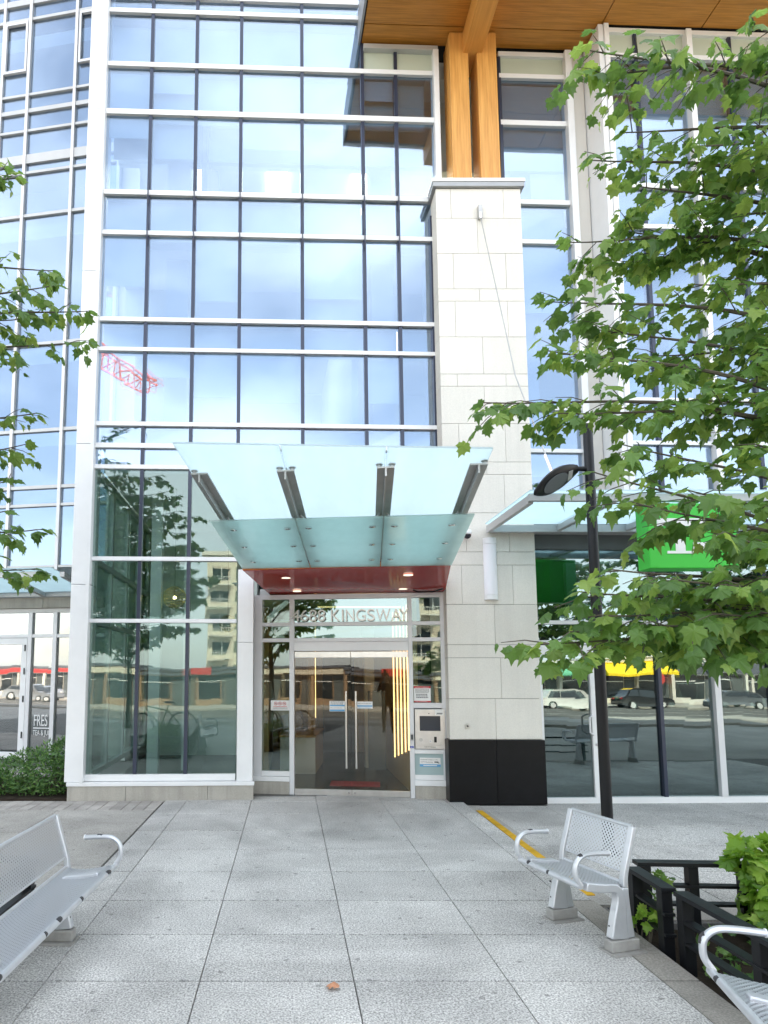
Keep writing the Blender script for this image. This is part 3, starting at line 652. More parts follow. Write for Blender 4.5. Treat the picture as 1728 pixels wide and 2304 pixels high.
# canopy frame over the storefront
sc = empty('store_canopy', office, BI @ T(2.74 * 1.025, 9.33, 3.748))
box('beam', 'grey_aluminium', sc, 0, 9, -.06, 0, 0, .10, .004); box('beam', 'grey_aluminium', sc, 0, 9, -1.72, -1.66, .02, .11, .004); box('gutter', 'grey_aluminium', sc, .06, 9, .003, .35, .02, .10)
box('beam', 'grey_aluminium', sc, 0, .065, -1.66, -.06, .0, .10, .004)
for x_ in (.98, 1.95, 2.92, 3.9, 4.9, 5.9, 7): box('rafter', 'grey_aluminium', sc, x_, x_ + .07, -1.657, -.063, .015, .095, .004)
for i, (a, b) in enumerate(((-.02, 1.0), (1.0, 1.97), (1.97, 2.95), (2.95, 3.93), (3.93, 4.93), (4.93, 5.93), (5.93, 7.0))):
    box('glass_panel', 'store_canopy_glass', sc, a + .005, b - .005, -1.80, -.02, .118, .132)

# ------------------------------------------------------------------ left wing building
LX = T(-4.5, 13.8, 0, -10)
lw = empty('wing_building'); lw.matrix_local = LX
tag(lw, 'neighbouring wing of pale blue reflective glass set back at the left edge', 'building')
lcw = empty('curtain_wall', lw)
LT = [(3.95, 4.0), (5.27, 5.33), (5.66, 5.73), (6.92, 6.99), (8.89, 8.96), (11.96, 12.03), (13.02, 13.08), (13.28, 13.50), (14.07, 14.13), (14.55, 14.65), (14.98, 15.04), (16.92, 16.99), (17.35, 17.5), (19, 19.1)]
for a, b in LT: box('transom', 'grey_aluminium', lcw, -6, .75, -.05, .05, a, b)
LM = [-6, -5.1, -3.95, -2.72, -1.545, -.375, .75]
for x_ in LM: box('mullion', 'silver_frame', lcw, x_ - .035, x_ + .035, -.07, .05, 3.9, 19)
zz = [q for t in LT for q in t]
for i in range(len(LM) - 1):
    for j in range(1, len(zz) - 1, 2): pane(lcw, LM[i], LM[i + 1], zz[j] - .01, zz[j + 1] + .01, 0, 'glass_upper')
for x_ in (-2.22,): box('mullion', 'silver_frame', lcw, x_ - .03, x_ + .03, -.06, .05, 13.5, 19)
for (x0, x1, z0, z1) in ((-2.18, -1.60, 15.6, 16.9), (-.31, .3, 15.6, 16.9)):
    MB().box(x0, x1, -.075, -.012, z0, z0 + .06).box(x0, x1, -.075, -.012, z1 - .06, z1).box(x0, x0 + .05, -.075, -.012, z0 + .06, z1 - .06).box(x1 - .05, x1, -.075, -.012, z0 + .06, z1 - .06).build('opening_light_frame', 'silver_frame', lcw)
for z in (6.99, 8.93, 12.0, 16.95): box('floor_slab', 'interior_ceiling', lw, -6, .7, .5, 5, z - .2, z + .15)
box('back_wall', 'interior_wall', lw, -6.5, .8, 5, 5.2, 0, 19); box('upper_storeys', 'interior_dark', lw, -14, .8, 5.3, 14, -.1, 27); box('side_block', 'interior_dark', lw, -14, -6.1, .1, 5.2, -.1, 27)
box('upper_storeys', 'interior_dark', lw, -6.1, .8, .3, 5.2, 19.2, 27); box('link_wall', 'render_white', lw, .78, 1.2, .1, 5, 0, 13)
ls = empty('shopfront', lw)
for x0, x1 in ((-3, -.60), (-.60, .75)): box('fascia_panel', 'plinth_stone', ls, x0 + .004, x1 - .004, -.12, .1, 3.09, 3.31, .003)
box('head_frame', 'grey_aluminium', ls, -6, .75, -.05, .08, 3.0, 3.085)
for x_ in (-2.4, -.905, -.345, .3): box('frame_post', 'silver_frame', ls, x_ - .045, x_ + .045, -.06, .06, -.05, 3.0, .003)
box('transom', 'silver_frame', ls, -6, .75, -.05, .05, 2.48, 2.55)
for a, b in ((-4.5, -2.4), (-2.4, -.905), (-.905, -.345), (-.345, .3)): pane(ls, a, b, 2.54, 3.01, 0, 'glass_shop')
for a, b in ((-.905, -.345), (-.345, .3)): pane(ls, a, b, -.03, 2.49, 0, 'glass_shop')
box('frosted_film', 'spandrel_frosted', ls, -.29, .27, .015, .02, .05, .98)
pane(ls, -4.5, -2.4, -.03, 2.49, 0, 'glass_shop')
ld = empty('shop_door', lw)
box('stile', 'white_aluminium', ld, -1.08, -.955, -.06, .03, .0, 2.47, .003); box('stile', 'white_aluminium', ld, -2.34, -2.24, -.06, .03, .0, 2.47, .003)
box('rail', 'white_aluminium', ld, -2.24, -1.08, -.06, .03, 2.34, 2.47, .003); box('rail', 'white_aluminium', ld, -2.24, -1.08, -.06, .03, .0, .13, .003)
pane(ld, -2.24, -1.08, .12, 2.35, -.01, 'glass_shop', 'door_glass')
for z in (.42, 1.15, 1.72, 2.2): box('hinge', 'black_metal', ld, -1.005, -.985, -.08, -.06, z, z + .13)
lt_ = empty('window_lettering', lw)
text('letter_line', 'FRES', .33, 'sign_white', lt_, T(-.77, -.012, .67), .001, 'LEFT', .47); box('rule', 'sign_white', lt_, -.77, -.41, -.013, -.010, .615, .635)
text('letter_line', 'TEA & JUI', .15, 'sign_white', lt_, T(-.775, -.012, .48), .001, 'LEFT', .58)
lcn = empty('shop_canopy', lw)
box('beam', 'grey_aluminium', lcn, -4, .3, -1.62, -1.55, 3.52, 3.62, .004); box('beam', 'grey_aluminium', lcn, -4, .3, -.19, -.125, 3.32, 3.40, .004)
for x_ in (-2.9, -1.75, -.6, .55):
    MB().hexa([(x_, -1.548, 3.52), (x_ + .09, -1.548, 3.52), (x_ + .09, -.192, 3.32), (x_, -.192, 3.32), (x_, -1.548, 3.61), (x_ + .09, -1.548, 3.61), (x_ + .09, -.192, 3.40), (x_, -.192, 3.40)]).build('rafter', 'grey_aluminium', lcn)
for a, b in ((-2.9, -1.75), (-1.75, -.6), (-.6, .5)):
    MB().slab([(a + .01, -.1, 3.44), (b - .01, -.1, 3.44), (b - .01, -1.75, 3.67), (a + .01, -1.75, 3.67)], .014).build('glass_panel', 'store_canopy_glass', lcn)

# ------------------------------------------------------------------ wall fixtures and notices
def notice(label, x0, x1, z0, z1, cat='notice', y=-.014, fr=EX, base='paper', name='paper_notice'):
    o = MB().box(0, x1 - x0, 0, .003, 0, z1 - z0).build(name, base); o.matrix_local = fr @ T(x0, y, z0); tag(o, label, cat); return o
def bar(o, m, x0, x1, z0, z1, y=-.0012): return MB().box(x0, x1, y, 0, z0, z1).build('print', m, o)
def lines(o, x0, x1, zs, m='ink', h=.006):
    for i, z in enumerate(zs):
        k = x0
        while k < x1 - .01:
            wv = random.uniform(.010, .030); bar(o, m, k, min(k + wv, x1), z, z + h); k += wv + .005
n1 = notice('white notice with three red no-smoking rings on the left sidelight', .215, .493, 1.213, 1.359)
for i in range(3):
    r_ = MB(); cx_ = .075 + i * .064
    pts = [(cx_ + .023 * math.cos(t * math.pi / 10), -.002, .10 + .023 * math.sin(t * math.pi / 10)) for t in range(21)]
    r_.tube(pts, .0032, 6); r_.tube([(cx_ - .016, -.002, .116), (cx_ + .016, -.002, .084)], .003, 6); r_.build('ban_ring', 'ink_red', n1)
    bar(n1, 'ink', cx_ - .012, cx_ + .012, .097, .103)
lines(n1, .04, .24, (.052,), 'ink_red', .009); lines(n1, .03, .25, (.034, .018))
n2 = notice('white and blue notice on the left entrance door', 1.087, 1.312, 1.205, 1.356)
bar(n2, 'ink_blue', .004, .221, .075, .095); bar(n2, 'ink_blue', .004, .221, .003, .028); lines(n2, .015, .21, (.135, .118, .102), 'ink', .007)
text('print', 'Please use the other door', .0165, 'ink', n2, T(.012, -.0015, .046), .0005)
n3 = notice('white and blue notice reading please use the other door on the right entrance door', 1.490, 1.714, 1.25, 1.35)
bar(n3, 'ink_blue', .004, .220, .026, .046); bar(n3, 'ink_blue', .02, .20, .006, .012); text('print', 'Please use the other door', .0185, 'ink', n3, T(.008, -.0015, .066), .0005)
n4 = notice('red and white notice to residents on the right sidelight', 2.308, 2.545, 1.345, 1.575, y=-.016)
bar(n4, 'ink_red', 0, .237, .200, .230); bar(n4, 'ink_red', .0, .237, .0, .020); text('print', 'NOTICE TO RESIDENTS', .0185, 'sign_white', n4, T(.018, -.002, .208), .0006)
lines(n4, .02, .215, (.182, .166, .150, .134), 'ink', .006); lines(n4, .03, .20, (.108, .085, .062), 'ink', .011); lines(n4, .02, .2, (.007,), 'sign_white', .006)
n5 = notice('white and blue CCTV notice on the pale panel below the intercom', 2.371, 2.661, .439, .564, y=-.012)
bar(n5, 'ink_blue', 0, .29, 0, .035); bar(n5, 'sign_white', .05, .24, .012, .022, -.002)
text('print', 'Residential Complex is under', .0205, 'ink', n5, T(.012, -.0015, .092), .0005); text('print', 'CCTV Monitoring', .0225, 'ink', n5, T(.012, -.0015, .058), .0005)
cam_i = MB(); cam_i.box(.205, .26, -.0015, 0, .058, .074); cam_i.box(.25, .275, -.0015, 0, .05, .058); cam_i.build('camera_icon', 'ink', n5)
n6 = notice('small blue sticker on the door post beside the intercom', 2.228, 2.288, .70, .728, y=-.047, base='deep_blue', name='sticker')
text('print', 'EASY', .02, 'sign_white', n6, T(.004, -.0015, .006), .0005)
ic = empty('intercom'); ic.matrix_local = EX; tag(ic, 'stainless steel entry intercom panel with dark screen right of the doors', 'intercom')
box('housing', 'brushed_steel', ic, 2.312, 2.735, -.055, -.037, .69, 1.25, .004); box('face_plate', 'brushed_steel', ic, 2.335, 2.715, -.066, -.0555, .745, 1.245, .004)
box('screen', 'screen', ic, 2.378, 2.668, -.069, -.0665, .945, 1.155); box('reader', 'black_metal', ic, 2.575, 2.612, -.072, -.0665, .785, .865, .003)
MB().tube([(2.525, -.066, .80), (2.525, -.07, .80)], .014, 14).build('button', 'chrome', ic, True); MB().tube([(2.39, -.066, .82), (2.39, -.068, .82)], .026, 16).build('button', 'steel', ic, True)
MB().tube([(2.51, -.066, 1.19), (2.51, -.068, 1.19)], .008, 10).build('lens', 'ink', ic, True)
lb = box('maker_label', 'paper', ic, 2.595, 2.715, -.0675, -.0662, 1.165, 1.24); bar(lb, 'ink', 2.62, 2.70, 1.19, 1.20, -.0685)
bar(lb, 'ink', 2.61, 2.69, 1.178, 1.183, -.0685); lines(ic, 2.44, 2.6, (.715,), 'ink', .008)
for c in [o for o in ic.children if o.name.startswith('print')]: c.location.y = -.056
rd_ = MB().box(0, .045, 0, .02, 0, .105).build('card_reader', 'grey_aluminium', bevel=.004); rd_.matrix_local = EX @ T(2.245, -.062, .80); tag(rd_, 'slim grey card reader on the right door post', 'card reader')
box('sensor_window', 'ink', rd_, .008, .037, -.002, 0, .02, .09)
sco = empty('wall_sconce'); sco.location = PK(2.80, 9.178, 2.77); tag(sco, 'long half-round white wall light on the limestone pier under the store canopy', 'wall light')
def half(r, z0, z1, nm, m, n=14):
    p = [(r * math.cos(math.pi + math.pi * i / n), r * .9 * math.sin(math.pi + math.pi * i / n)) for i in range(n + 1)]
    MB().prism(p, 'z', z0, z1).build(nm, m, sco, True, .003)
half(.098, 0, .07, 'end_cap', 'white_aluminium'); half(.095, .072, .80, 'diffuser', 'sconce_lens'); half(.098, .802, .89, 'end_cap', 'white_aluminium')
se = empty('security_camera'); se.location = PK(2.46, 9.178, 3.68); tag(se, 'small white dome security camera on the pier beside the entrance canopy', 'camera')
MB().tube([(0, 0, 0), (0, -.10, 0)], .035, 12).build('arm', 'white_aluminium', se, True); MB().lathe([(.05, .05), (.062, .03), (.062, -.01), (.05, -.02)], 0, -.14, 18).build('housing', 'white_aluminium', se, True)
MB().lathe([(.055, -.021), (.05, -.05), (.03, -.072), (.008, -.08)], 0, -.14, 18).build('dome', 'screen', se, True)
gy = empty('guy_rod'); gy.location = PK(2.82, 9.178, 8.62); tag(gy, 'thin steel rod slanting from a bracket on the pier down to the store canopy', 'rod')
box('bracket', 'steel', gy, -.03, .03, -.06, .002, -.21, 0, .004); MB().tube([(0, -.045, -.2), (.20, -.70, -3.0), (.30, -1.55, -4.62)], .009, 8).build('rod', 'steel', gy, True)
MB().tube([(.0, -.05, -.13), (.0, -.05, -.22)], .022, 10).build('clevis', 'chrome', gy, True); MB().tube([(.275, -1.42, -4.36), (.30, -1.55, -4.62)], .02, 8).build('turnbuckle', 'chrome', gy, True)
kp = MB().tube([(0, 0, 0), (0, -.012, 0)], .036, 20).build('hose_bib_cover', 'brushed_steel', smooth=True, bevel=.003); kp.location = PK(2.42, 9.178, 1.05); tag(kp, 'round brass-like cover plate low on the limestone pier', 'cover plate')
MB().tube([(0, -.012, 0), (0, -.018, 0)], .014, 12).build('core', 'ink', kp, True)
# green projecting sign
sg = empty('bank_sign'); sg.location = (4.13, 7.62, 2.96); tag(sg, 'bright green square sign with white letters hanging under the store canopy', 'sign')
box('sign_box', 'bank_green', sg, 0, 1.02, -.09, .18, 0, .76, .012)
lgo = MB(); yq = -.099
lgo.box(.10, .50, yq, -.0905, .49, .58); lgo.box(.30, .41, yq, -.0905, .20, .49); lgo.box(.20, .50, yq, -.0905, .17, .20)
pts = [(.50, .20), (.50, .30), (.66, .30), (.72, .34), (.74, .40), (.72, .46), (.66, .49), (.50, .49), (.50, .58), (.68, .58), (.80, .53), (.85, .45), (.86, .36), (.83, .27), (.77, .22), (.68, .20)]
lgo.prism(pts, 'y', yq, -.0905); lgo.build('emblem', 'sign_white', sg)
for x_ in (.2, .8): MB().tube([(x_, .05, .76), (x_, .05, .80)], .015, 8).build('hanger', 'grey_aluminium', sg)

# ------------------------------------------------------------------ lamp post
lp = empty('lamp_post'); lp.location = (3.235, 6.98, -.045); tag(lp, 'black street lamp post with a leaf-shaped lantern on the right', 'street lamp')
MB().lathe([(.10, 0), (.10, .03), (.056, .05), (.055, 2.0), (.050, 4.46), (.035, 4.5)], 0, 0, 24).build('pole', 'black_metal', lp, True)
arm = MB().tube([(-.04, 0, 4.00), (-.12, -.01, 4.00), (-.22, -.02, 3.98)], .026, 10).build('arm', 'black_metal', lp, True)
hd = MB()
ax = Vector((-.78, -.22, -.45)).normalized(); sd_ = Vector((0.2, -1, 0)).cross(ax).normalized(); sd_ = ax.cross(Vector((0, 0, 1))).normalized(); nn = sd_.cross(ax).normalized(); _c, _s = math.cos(R(48)), math.sin(R(48)); sd_, nn = sd_ * _c + nn * _s, nn * _c - sd_ * _s
if nn.y < 0: sd_, nn = (sd_ * (_c * _c - _s * _s) - nn * (2 * _s * _c)), (nn * (_c * _c - _s * _s) + sd_ * (2 * _s * _c))
o0 = Vector((-.14, 0, 4.00)); Lh = .62
ringN = 14; prof_ = []
for i in range(11):
    t = i / 10; wv = .15 * math.sin(math.pi * (t * .88 + .08)) ** .75; up = .075 * math.sin(math.pi * (t * .9 + .07)); dn = .03
    c = o0 + ax * (Lh * t)
    prof_.append([c + sd_ * (wv * math.cos(a)) + nn * ((up if math.sin(a) > 0 else dn) * math.sin(a)) for a in [2 * math.pi * j / ringN for j in range(ringN)]])
k0 = len(hd.v)
for r_ in prof_: hd.v += [tuple(p) for p in r_]
for i in range(10):
    for j in range(ringN): hd.f.append((i * ringN + j, i * ringN + (j + 1) % ringN, (i + 1) * ringN + (j + 1) % ringN, (i + 1) * ringN + j))
hd.f.append(tuple(range(ringN - 1, -1, -1))); hd.f.append(tuple(10 * ringN + j for j in range(ringN)))
lant = hd.build('lantern', 'black_metal', lp, True)
ln = MB(); q = []
for i in range(24):
    a = 2 * math.pi * i / 24; q.append(o0 + ax * (Lh * (.55 + .28 * math.cos(a))) + sd_ * (.10 * math.sin(a)) - nn * .032)
ln.v = [tuple(p) for p in q] + [tuple(p - nn * .006) for p in q]; ln.f = [tuple(range(24)), tuple(range(47, 23, -1))] + [(i, (i + 1) % 24, 24 + (i + 1) % 24, 24 + i) for i in range(24)]
ln.build('lens', 'interior_dark', lant)
ln = MB(); q = [o0 + ax * (Lh * a) + sd_ * b - nn * .033 for a, b in ((.16, -.05), (.16, .05), (.26, .06), (.26, -.06))]
ln.v = [tuple(p) for p in q] + [tuple(p - nn * .003) for p in q]; ln.f = [(0, 1, 2, 3), (7, 6, 5, 4)] + [(i, (i + 1) % 4, 4 + (i + 1) % 4, 4 + i) for i in range(4)]
ln.build('maker_plate', 'grey_aluminium', lant)

# ------------------------------------------------------------------ benches
def arc(pts, n=10):   # smooth curve through control points
    P = [Vector(p) for p in pts]; P = [P[0] * 2 - P[1]] + P + [P[-1] * 2 - P[-2]]; out = []
    for i in range(1, len(P) - 2):
        for k in range(n):
            t = k / n; a, b, c, d = P[i - 1:i + 3]
            out.append(.5 * ((2 * b) + (-a + c) * t + (2 * a - 5 * b + 4 * c - d) * t * t + (-a + 3 * b - 3 * c + d) * t ** 3))
    out.append(P[-2]); return out
def sheet(path, x0, x1, th, nx=1):
    m = MB(); n = len(path)
    for x in (x0, x1):
        for (y, z) in path: m.v.append((x, y, z))
        for (y, z) in path: m.v.append((x, y + (th if abs(path[-1][1] - path[0][1]) > .2 else 0), z - (th if abs(path[-1][1] - path[0][1]) < .2 else 0)))
    N = 2 * n
    for i in range(n - 1):
        m.f += [(i, i + 1, N + i + 1, N + i), (n + i, N + n + i, N + n + i + 1, n + i + 1)]
        m.f += [(i, n + i, n + i + 1, i + 1), (N + i, N + i + 1, N + n + i + 1, N + n + i)]
    m.f += [(0, N, N + n, n), (n - 1, 2 * n - 1, N + 2 * n - 1, N + n - 1)]
    return m
def ribbon(path, x0, x1, th):   # flat bar following a path in y,z
    m = MB(); n = len(path); P = [Vector((0, a, b)) for a, b in path]; L_ = []; R_ = []
    for i in range(n):
        d = (P[min(i + 1, n - 1)] - P[max(i - 1, 0)]).normalized(); nr = Vector((0, -d.z, d.y)); t_ = th[i] if isinstance(th, list) else th
        L_.append(P[i] + nr * t_ / 2); R_.append(P[i] - nr * t_ / 2)
    for x in (x0, x1):
        for p in L_: m.v.append((x, p.y, p.z))
        for p in R_: m.v.append((x, p.y, p.z))
    N = 2 * n
    for i in range(n - 1):
        m.f += [(i, i + 1, N + i + 1, N + i), (n + i, N + n + i, N + n + i + 1, n + i + 1), (i, n + i, n + i + 1, i + 1), (N + i, N + i + 1, N + n + i + 1, N + n + i)]
    m.f += [(0, N, N + n, n), (n - 1, 2 * n - 1, N + 2 * n - 1, N + n - 1)]
    return m
def bench(label, mx, L, legs, chips):
    b = empty('bench'); b.matrix_local = mx; tag(b, label, 'bench', 'silver perforated street benches')
    seat = [(y, z) for _, y, z in arc([(0, .0, .440), (0, .05, .436), (0, .15, .418), (0, .26, .412), (0, .335, .425)], 5)]
    sheet(seat, .03, L - .03, .004).build('seat', 'perforated_seat', b, True)
    back = [(y, z) for _, y, z in arc([(0, .345, .495), (0, .37, .58), (0, .40, .68), (0, .43, .765)], 5)]
    sheet(back, .05, L - .05, .004).build('backrest', 'perforated_back', b, True)
    MB().tube([(.0, -.008, .436), (L, -.008, .436)], .019, 12).build('front_rail', 'bench_silver', b, True)
    MB().tube([(.02, .34, .425), (L - .02, .34, .425)], .012, 8).build('rear_rail', 'bench_silver', b, True)
    MB().tube([(.03, .436, .772), (L - .03, .436, .772)], .013, 10).build('top_rail', 'bench_silver', b, True)
    MB().tube([(.05, .346, .492), (L - .05, .346, .492)], .007, 8).build('lower_rail', 'bench_silver', b, True)
    up = [(y, z) for _, y, z in arc([(0, .335, .40), (0, .35, .50), (0, .40, .66), (0, .435, .775)], 6)]
    for x in (.0, L - .045):
        ribbon(up, x, x + .045, .034).build('upright', 'bench_silver', b, True, .006)
    for x in legs:
        lg = ribbon([(y, z) for _, y, z in arc([(0, .275, .085), (0, .285, .20), (0, .30, .32), (0, .27, .395), (0, .16, .408), (0, .04, .428)], 6)], x - .03, x + .03, [.13 - .075 * min(1, i / 14) for i in range(31)]).build('leg', 'bench_silver', b, True, .008)
        ribbon([(y, z) for _, y, z in arc([(0, .345, .085), (0, .335, .25), (0, .335, .40)], 6)], x - .026, x + .026, [.10 - .05 * i / 12 for i in range(13)]).build('leg', 'bench_silver', b, True, .008)
        for z in (.16, .27): MB().tube([(x - .012, .232, z), (x - .012, .225, z)], .007, 8).build('bolt', 'bench_dark', lg)
        ft = box('foot', 'bench_foot', b, x - .04, x + .04, .20, .415, .012, .084, .008); box('foot_plate', 'bench_foot', ft, x - .075, x + .075, .19, .44, .0, .012)
    for x in (.012, L - .012):
        pth = arc([(x, .0, .44), (x, -.035, .50), (x, -.03, .575), (x, .02, .62), (x, .10, .628), (x, .22, .622)], 6)
        a = MB().tube(pth, .020, 10, .8).build('armrest', 'bench_silver', b, True)
        MB().tube([pth[-1], Vector(pth[-1]) + Vector((0, .006, 0))], .0205, 10).build('end_plug', 'white_aluminium', a, True)
        if chips:
            for _ in range(1):
                k = random.randint(8, len(pth) - 7); e = min(k + random.randint(2, 5), len(pth) - 1)
                MB().tube([Vector(p) + Vector((random.uniform(-.004, .004), -.004, .005)) for p in pth[k:e + 1]], .0168, 8, .8).build('bare_patch', 'bench_dark', a, True)
    for c in range(chips):
        x = random.uniform(.05, L - .1); w_ = random.uniform(.02, .07); q_ = random.uniform(-.004, .007); MB().tube([(x, -.012, .438 + q_), (x + w_ * .3, -.015, .440 + q_), (x + w_ * .7, -.015, .441 + q_), (x + w_, -.012, .438 + q_)], [.008, .0155, .015, .007], 8).build('bare_patch', 'bench_dark', b, True)
    return b
bench('silver perforated bench beside the planter fence, in front of the lamp post', T(1.685, 5.023, 0, -74.1), .64, (.03, .61), 2)
bench('long silver perforated bench cut by the left edge of the picture', T(-1.307, 2.947, 0, 87.6), 1.95, (.30, 1.72), 6)
bench('silver perforated bench cut off by the bottom right corner', T(1.935, 3.216, 0, -102.7), .95, (.25, .9), 3)

bench('silver bench beyond the right edge, mirrored with its back to the store glass', T(5.9, 5.45, -.05, -8), 1.45, (.1, 1.35), 0)

# ------------------------------------------------------------------ planter fences and beds
def fence(label, pts, posts, h=.40, cat='fence'):
    f = empty('planter_fence'); f.location = (pts[0][0], pts[0][1], 0); tag(f, label, cat); o = Vector((pts[0][0], pts[0][1], 0))
    for a, b in zip(pts[:-1], pts[1:]):
        A_, B_ = Vector((*a, 0)) - o, Vector((*b, 0)) - o; d = (B_ - A_).normalized(); n = Vector((-d.y, d.x, 0))
        for z0, z1, wd, off in ((h - .028, h, .048, 0), (h * .60 - .02, h * .60, .035, .0), (h * .28 - .02, h * .28, .035, 0)):
            c = [A_ - n * wd, B_ - n * wd, B_ + n * wd, A_ + n * wd]
            MB().hexa([tuple(p + Vector((0, 0, z0))) for p in c] + [tuple(p + Vector((0, 0, z1))) for p in c]).build('rail', 'black_metal', f, bevel=.003)
    for (x, y) in posts: MB().box(x - o.x - .035, x - o.x + .035, y - o.y - .035, y - o.y + .035, -.1, h - .03).build('post', 'black_metal', f, bevel=.003)
fence('low black rail fence along the right planter behind the bench', [(2.47, 4.98), (2.46, 4.50)], [(2.46, 4.93), (2.46, 4.56)])
fence('low black rail fence of the right planter running toward the viewer', [(2.50, 4.44), (2.56, 2.6)], [(2.50, 4.40), (2.53, 3.75), (2.55, 2.9)])
fence('low black rail fence across the far end of the right planter', [(2.56, 5.12), (3.40, 5.07), (4.4, 5.03), (6.6, 5.0)], [(2.62, 5.11), (2.96, 5.10), (3.33, 5.08), (4.3, 5.03), (4.4, 5.03), (5.4, 5.01), (5.5, 5.01), (6.5, 5.0)])
fence('low black rail fence behind the long left bench', [(-1.86, 5.02), (-1.86, 3.9), (-1.9, 1.0)], [(-1.86, 4.95), (-1.86, 4.3), (-1.87, 3.2), (-1.88, 2.2), (-1.9, 1.1)], .44)
fence('low black rail fence at the far end of the left planter', [(-1.92, 5.06), (-3.0, 5.06)], [(-2.4, 5.06), (-2.95, 5.06)], .44)
tag(MB().box(2.42, 4.6, .5, 5.13, -.118, -.09).build('planter_soil', 'soil'), kind='structure')
tag(MB().box(-3.0, -1.92, .8, 5.0, -.02, .012).build('planter_soil', 'soil'), kind='structure')
tag(MB().box(-5.2, -3.08, 9.53, 11.5, -.02, .02).build('planter_soil', 'soil'), kind='structure')

# ------------------------------------------------------------------ leaves and trees
half_o = [(0, 0), (.13, -.07), (.30, -.06), (.31, .06), (.50, .12), (.49, .24), (.60, .40), (.46, .43), (.37, .48), (.34, .58), (.36, .74), (.21, .70), (.13, .74), (0, 1.02)]
out_l = half_o + [(-a, b) for a, b in half_o[-2:0:-1]]
def lz(x, y, f, c): return -f * abs(x) * (1 + .5 * x) - c * y * y + .05 * math.sin(11 * x + 6 * y)
def leaf_tpl(f, c):
    v = [(0, .30, lz(0, .3, f, c) + .0)] + [(x, y, lz(x, y, f, c)) for x, y in out_l]; n = len(out_l)
    return v, [(0, 1 + i, 1 + (i + 1) % n) for i in range(n)]
LT_ = [leaf_tpl(.18, .22), leaf_tpl(.45, .35), leaf_tpl(-.12, .30), leaf_tpl(.30, .62), leaf_tpl(.62, .10), leaf_tpl(.10, .85)]
def mk_leaf_mesh(i, m):
    v, f = LT_[i]; me = bpy.data.meshes.new('leaf'); me.from_pydata(v, [], f); me.materials.append(M[m]); return me
def leaf_mx(p, tip, nrm, size):
    y = tip.normalized(); x = y.cross(nrm).normalized(); z = x.cross(y)
    m = Matrix(((x.x, y.x, z.x, p.x), (x.y, y.y, z.y, p.y), (x.z, y.z, z.z, p.z), (0, 0, 0, 1)))
    return m @ Matrix.Diagonal((size, size, size, 1))
def frame_px(p):   # where a point falls in the photograph, to pick the nearest leaves in view
    z = p.z - 1.8; a = R(6.3); f = p.y * math.cos(a) + z * math.sin(a)
    if f < .1: return None
    return .5 + (p.x / f * 31.25 / 36) - .1238, f
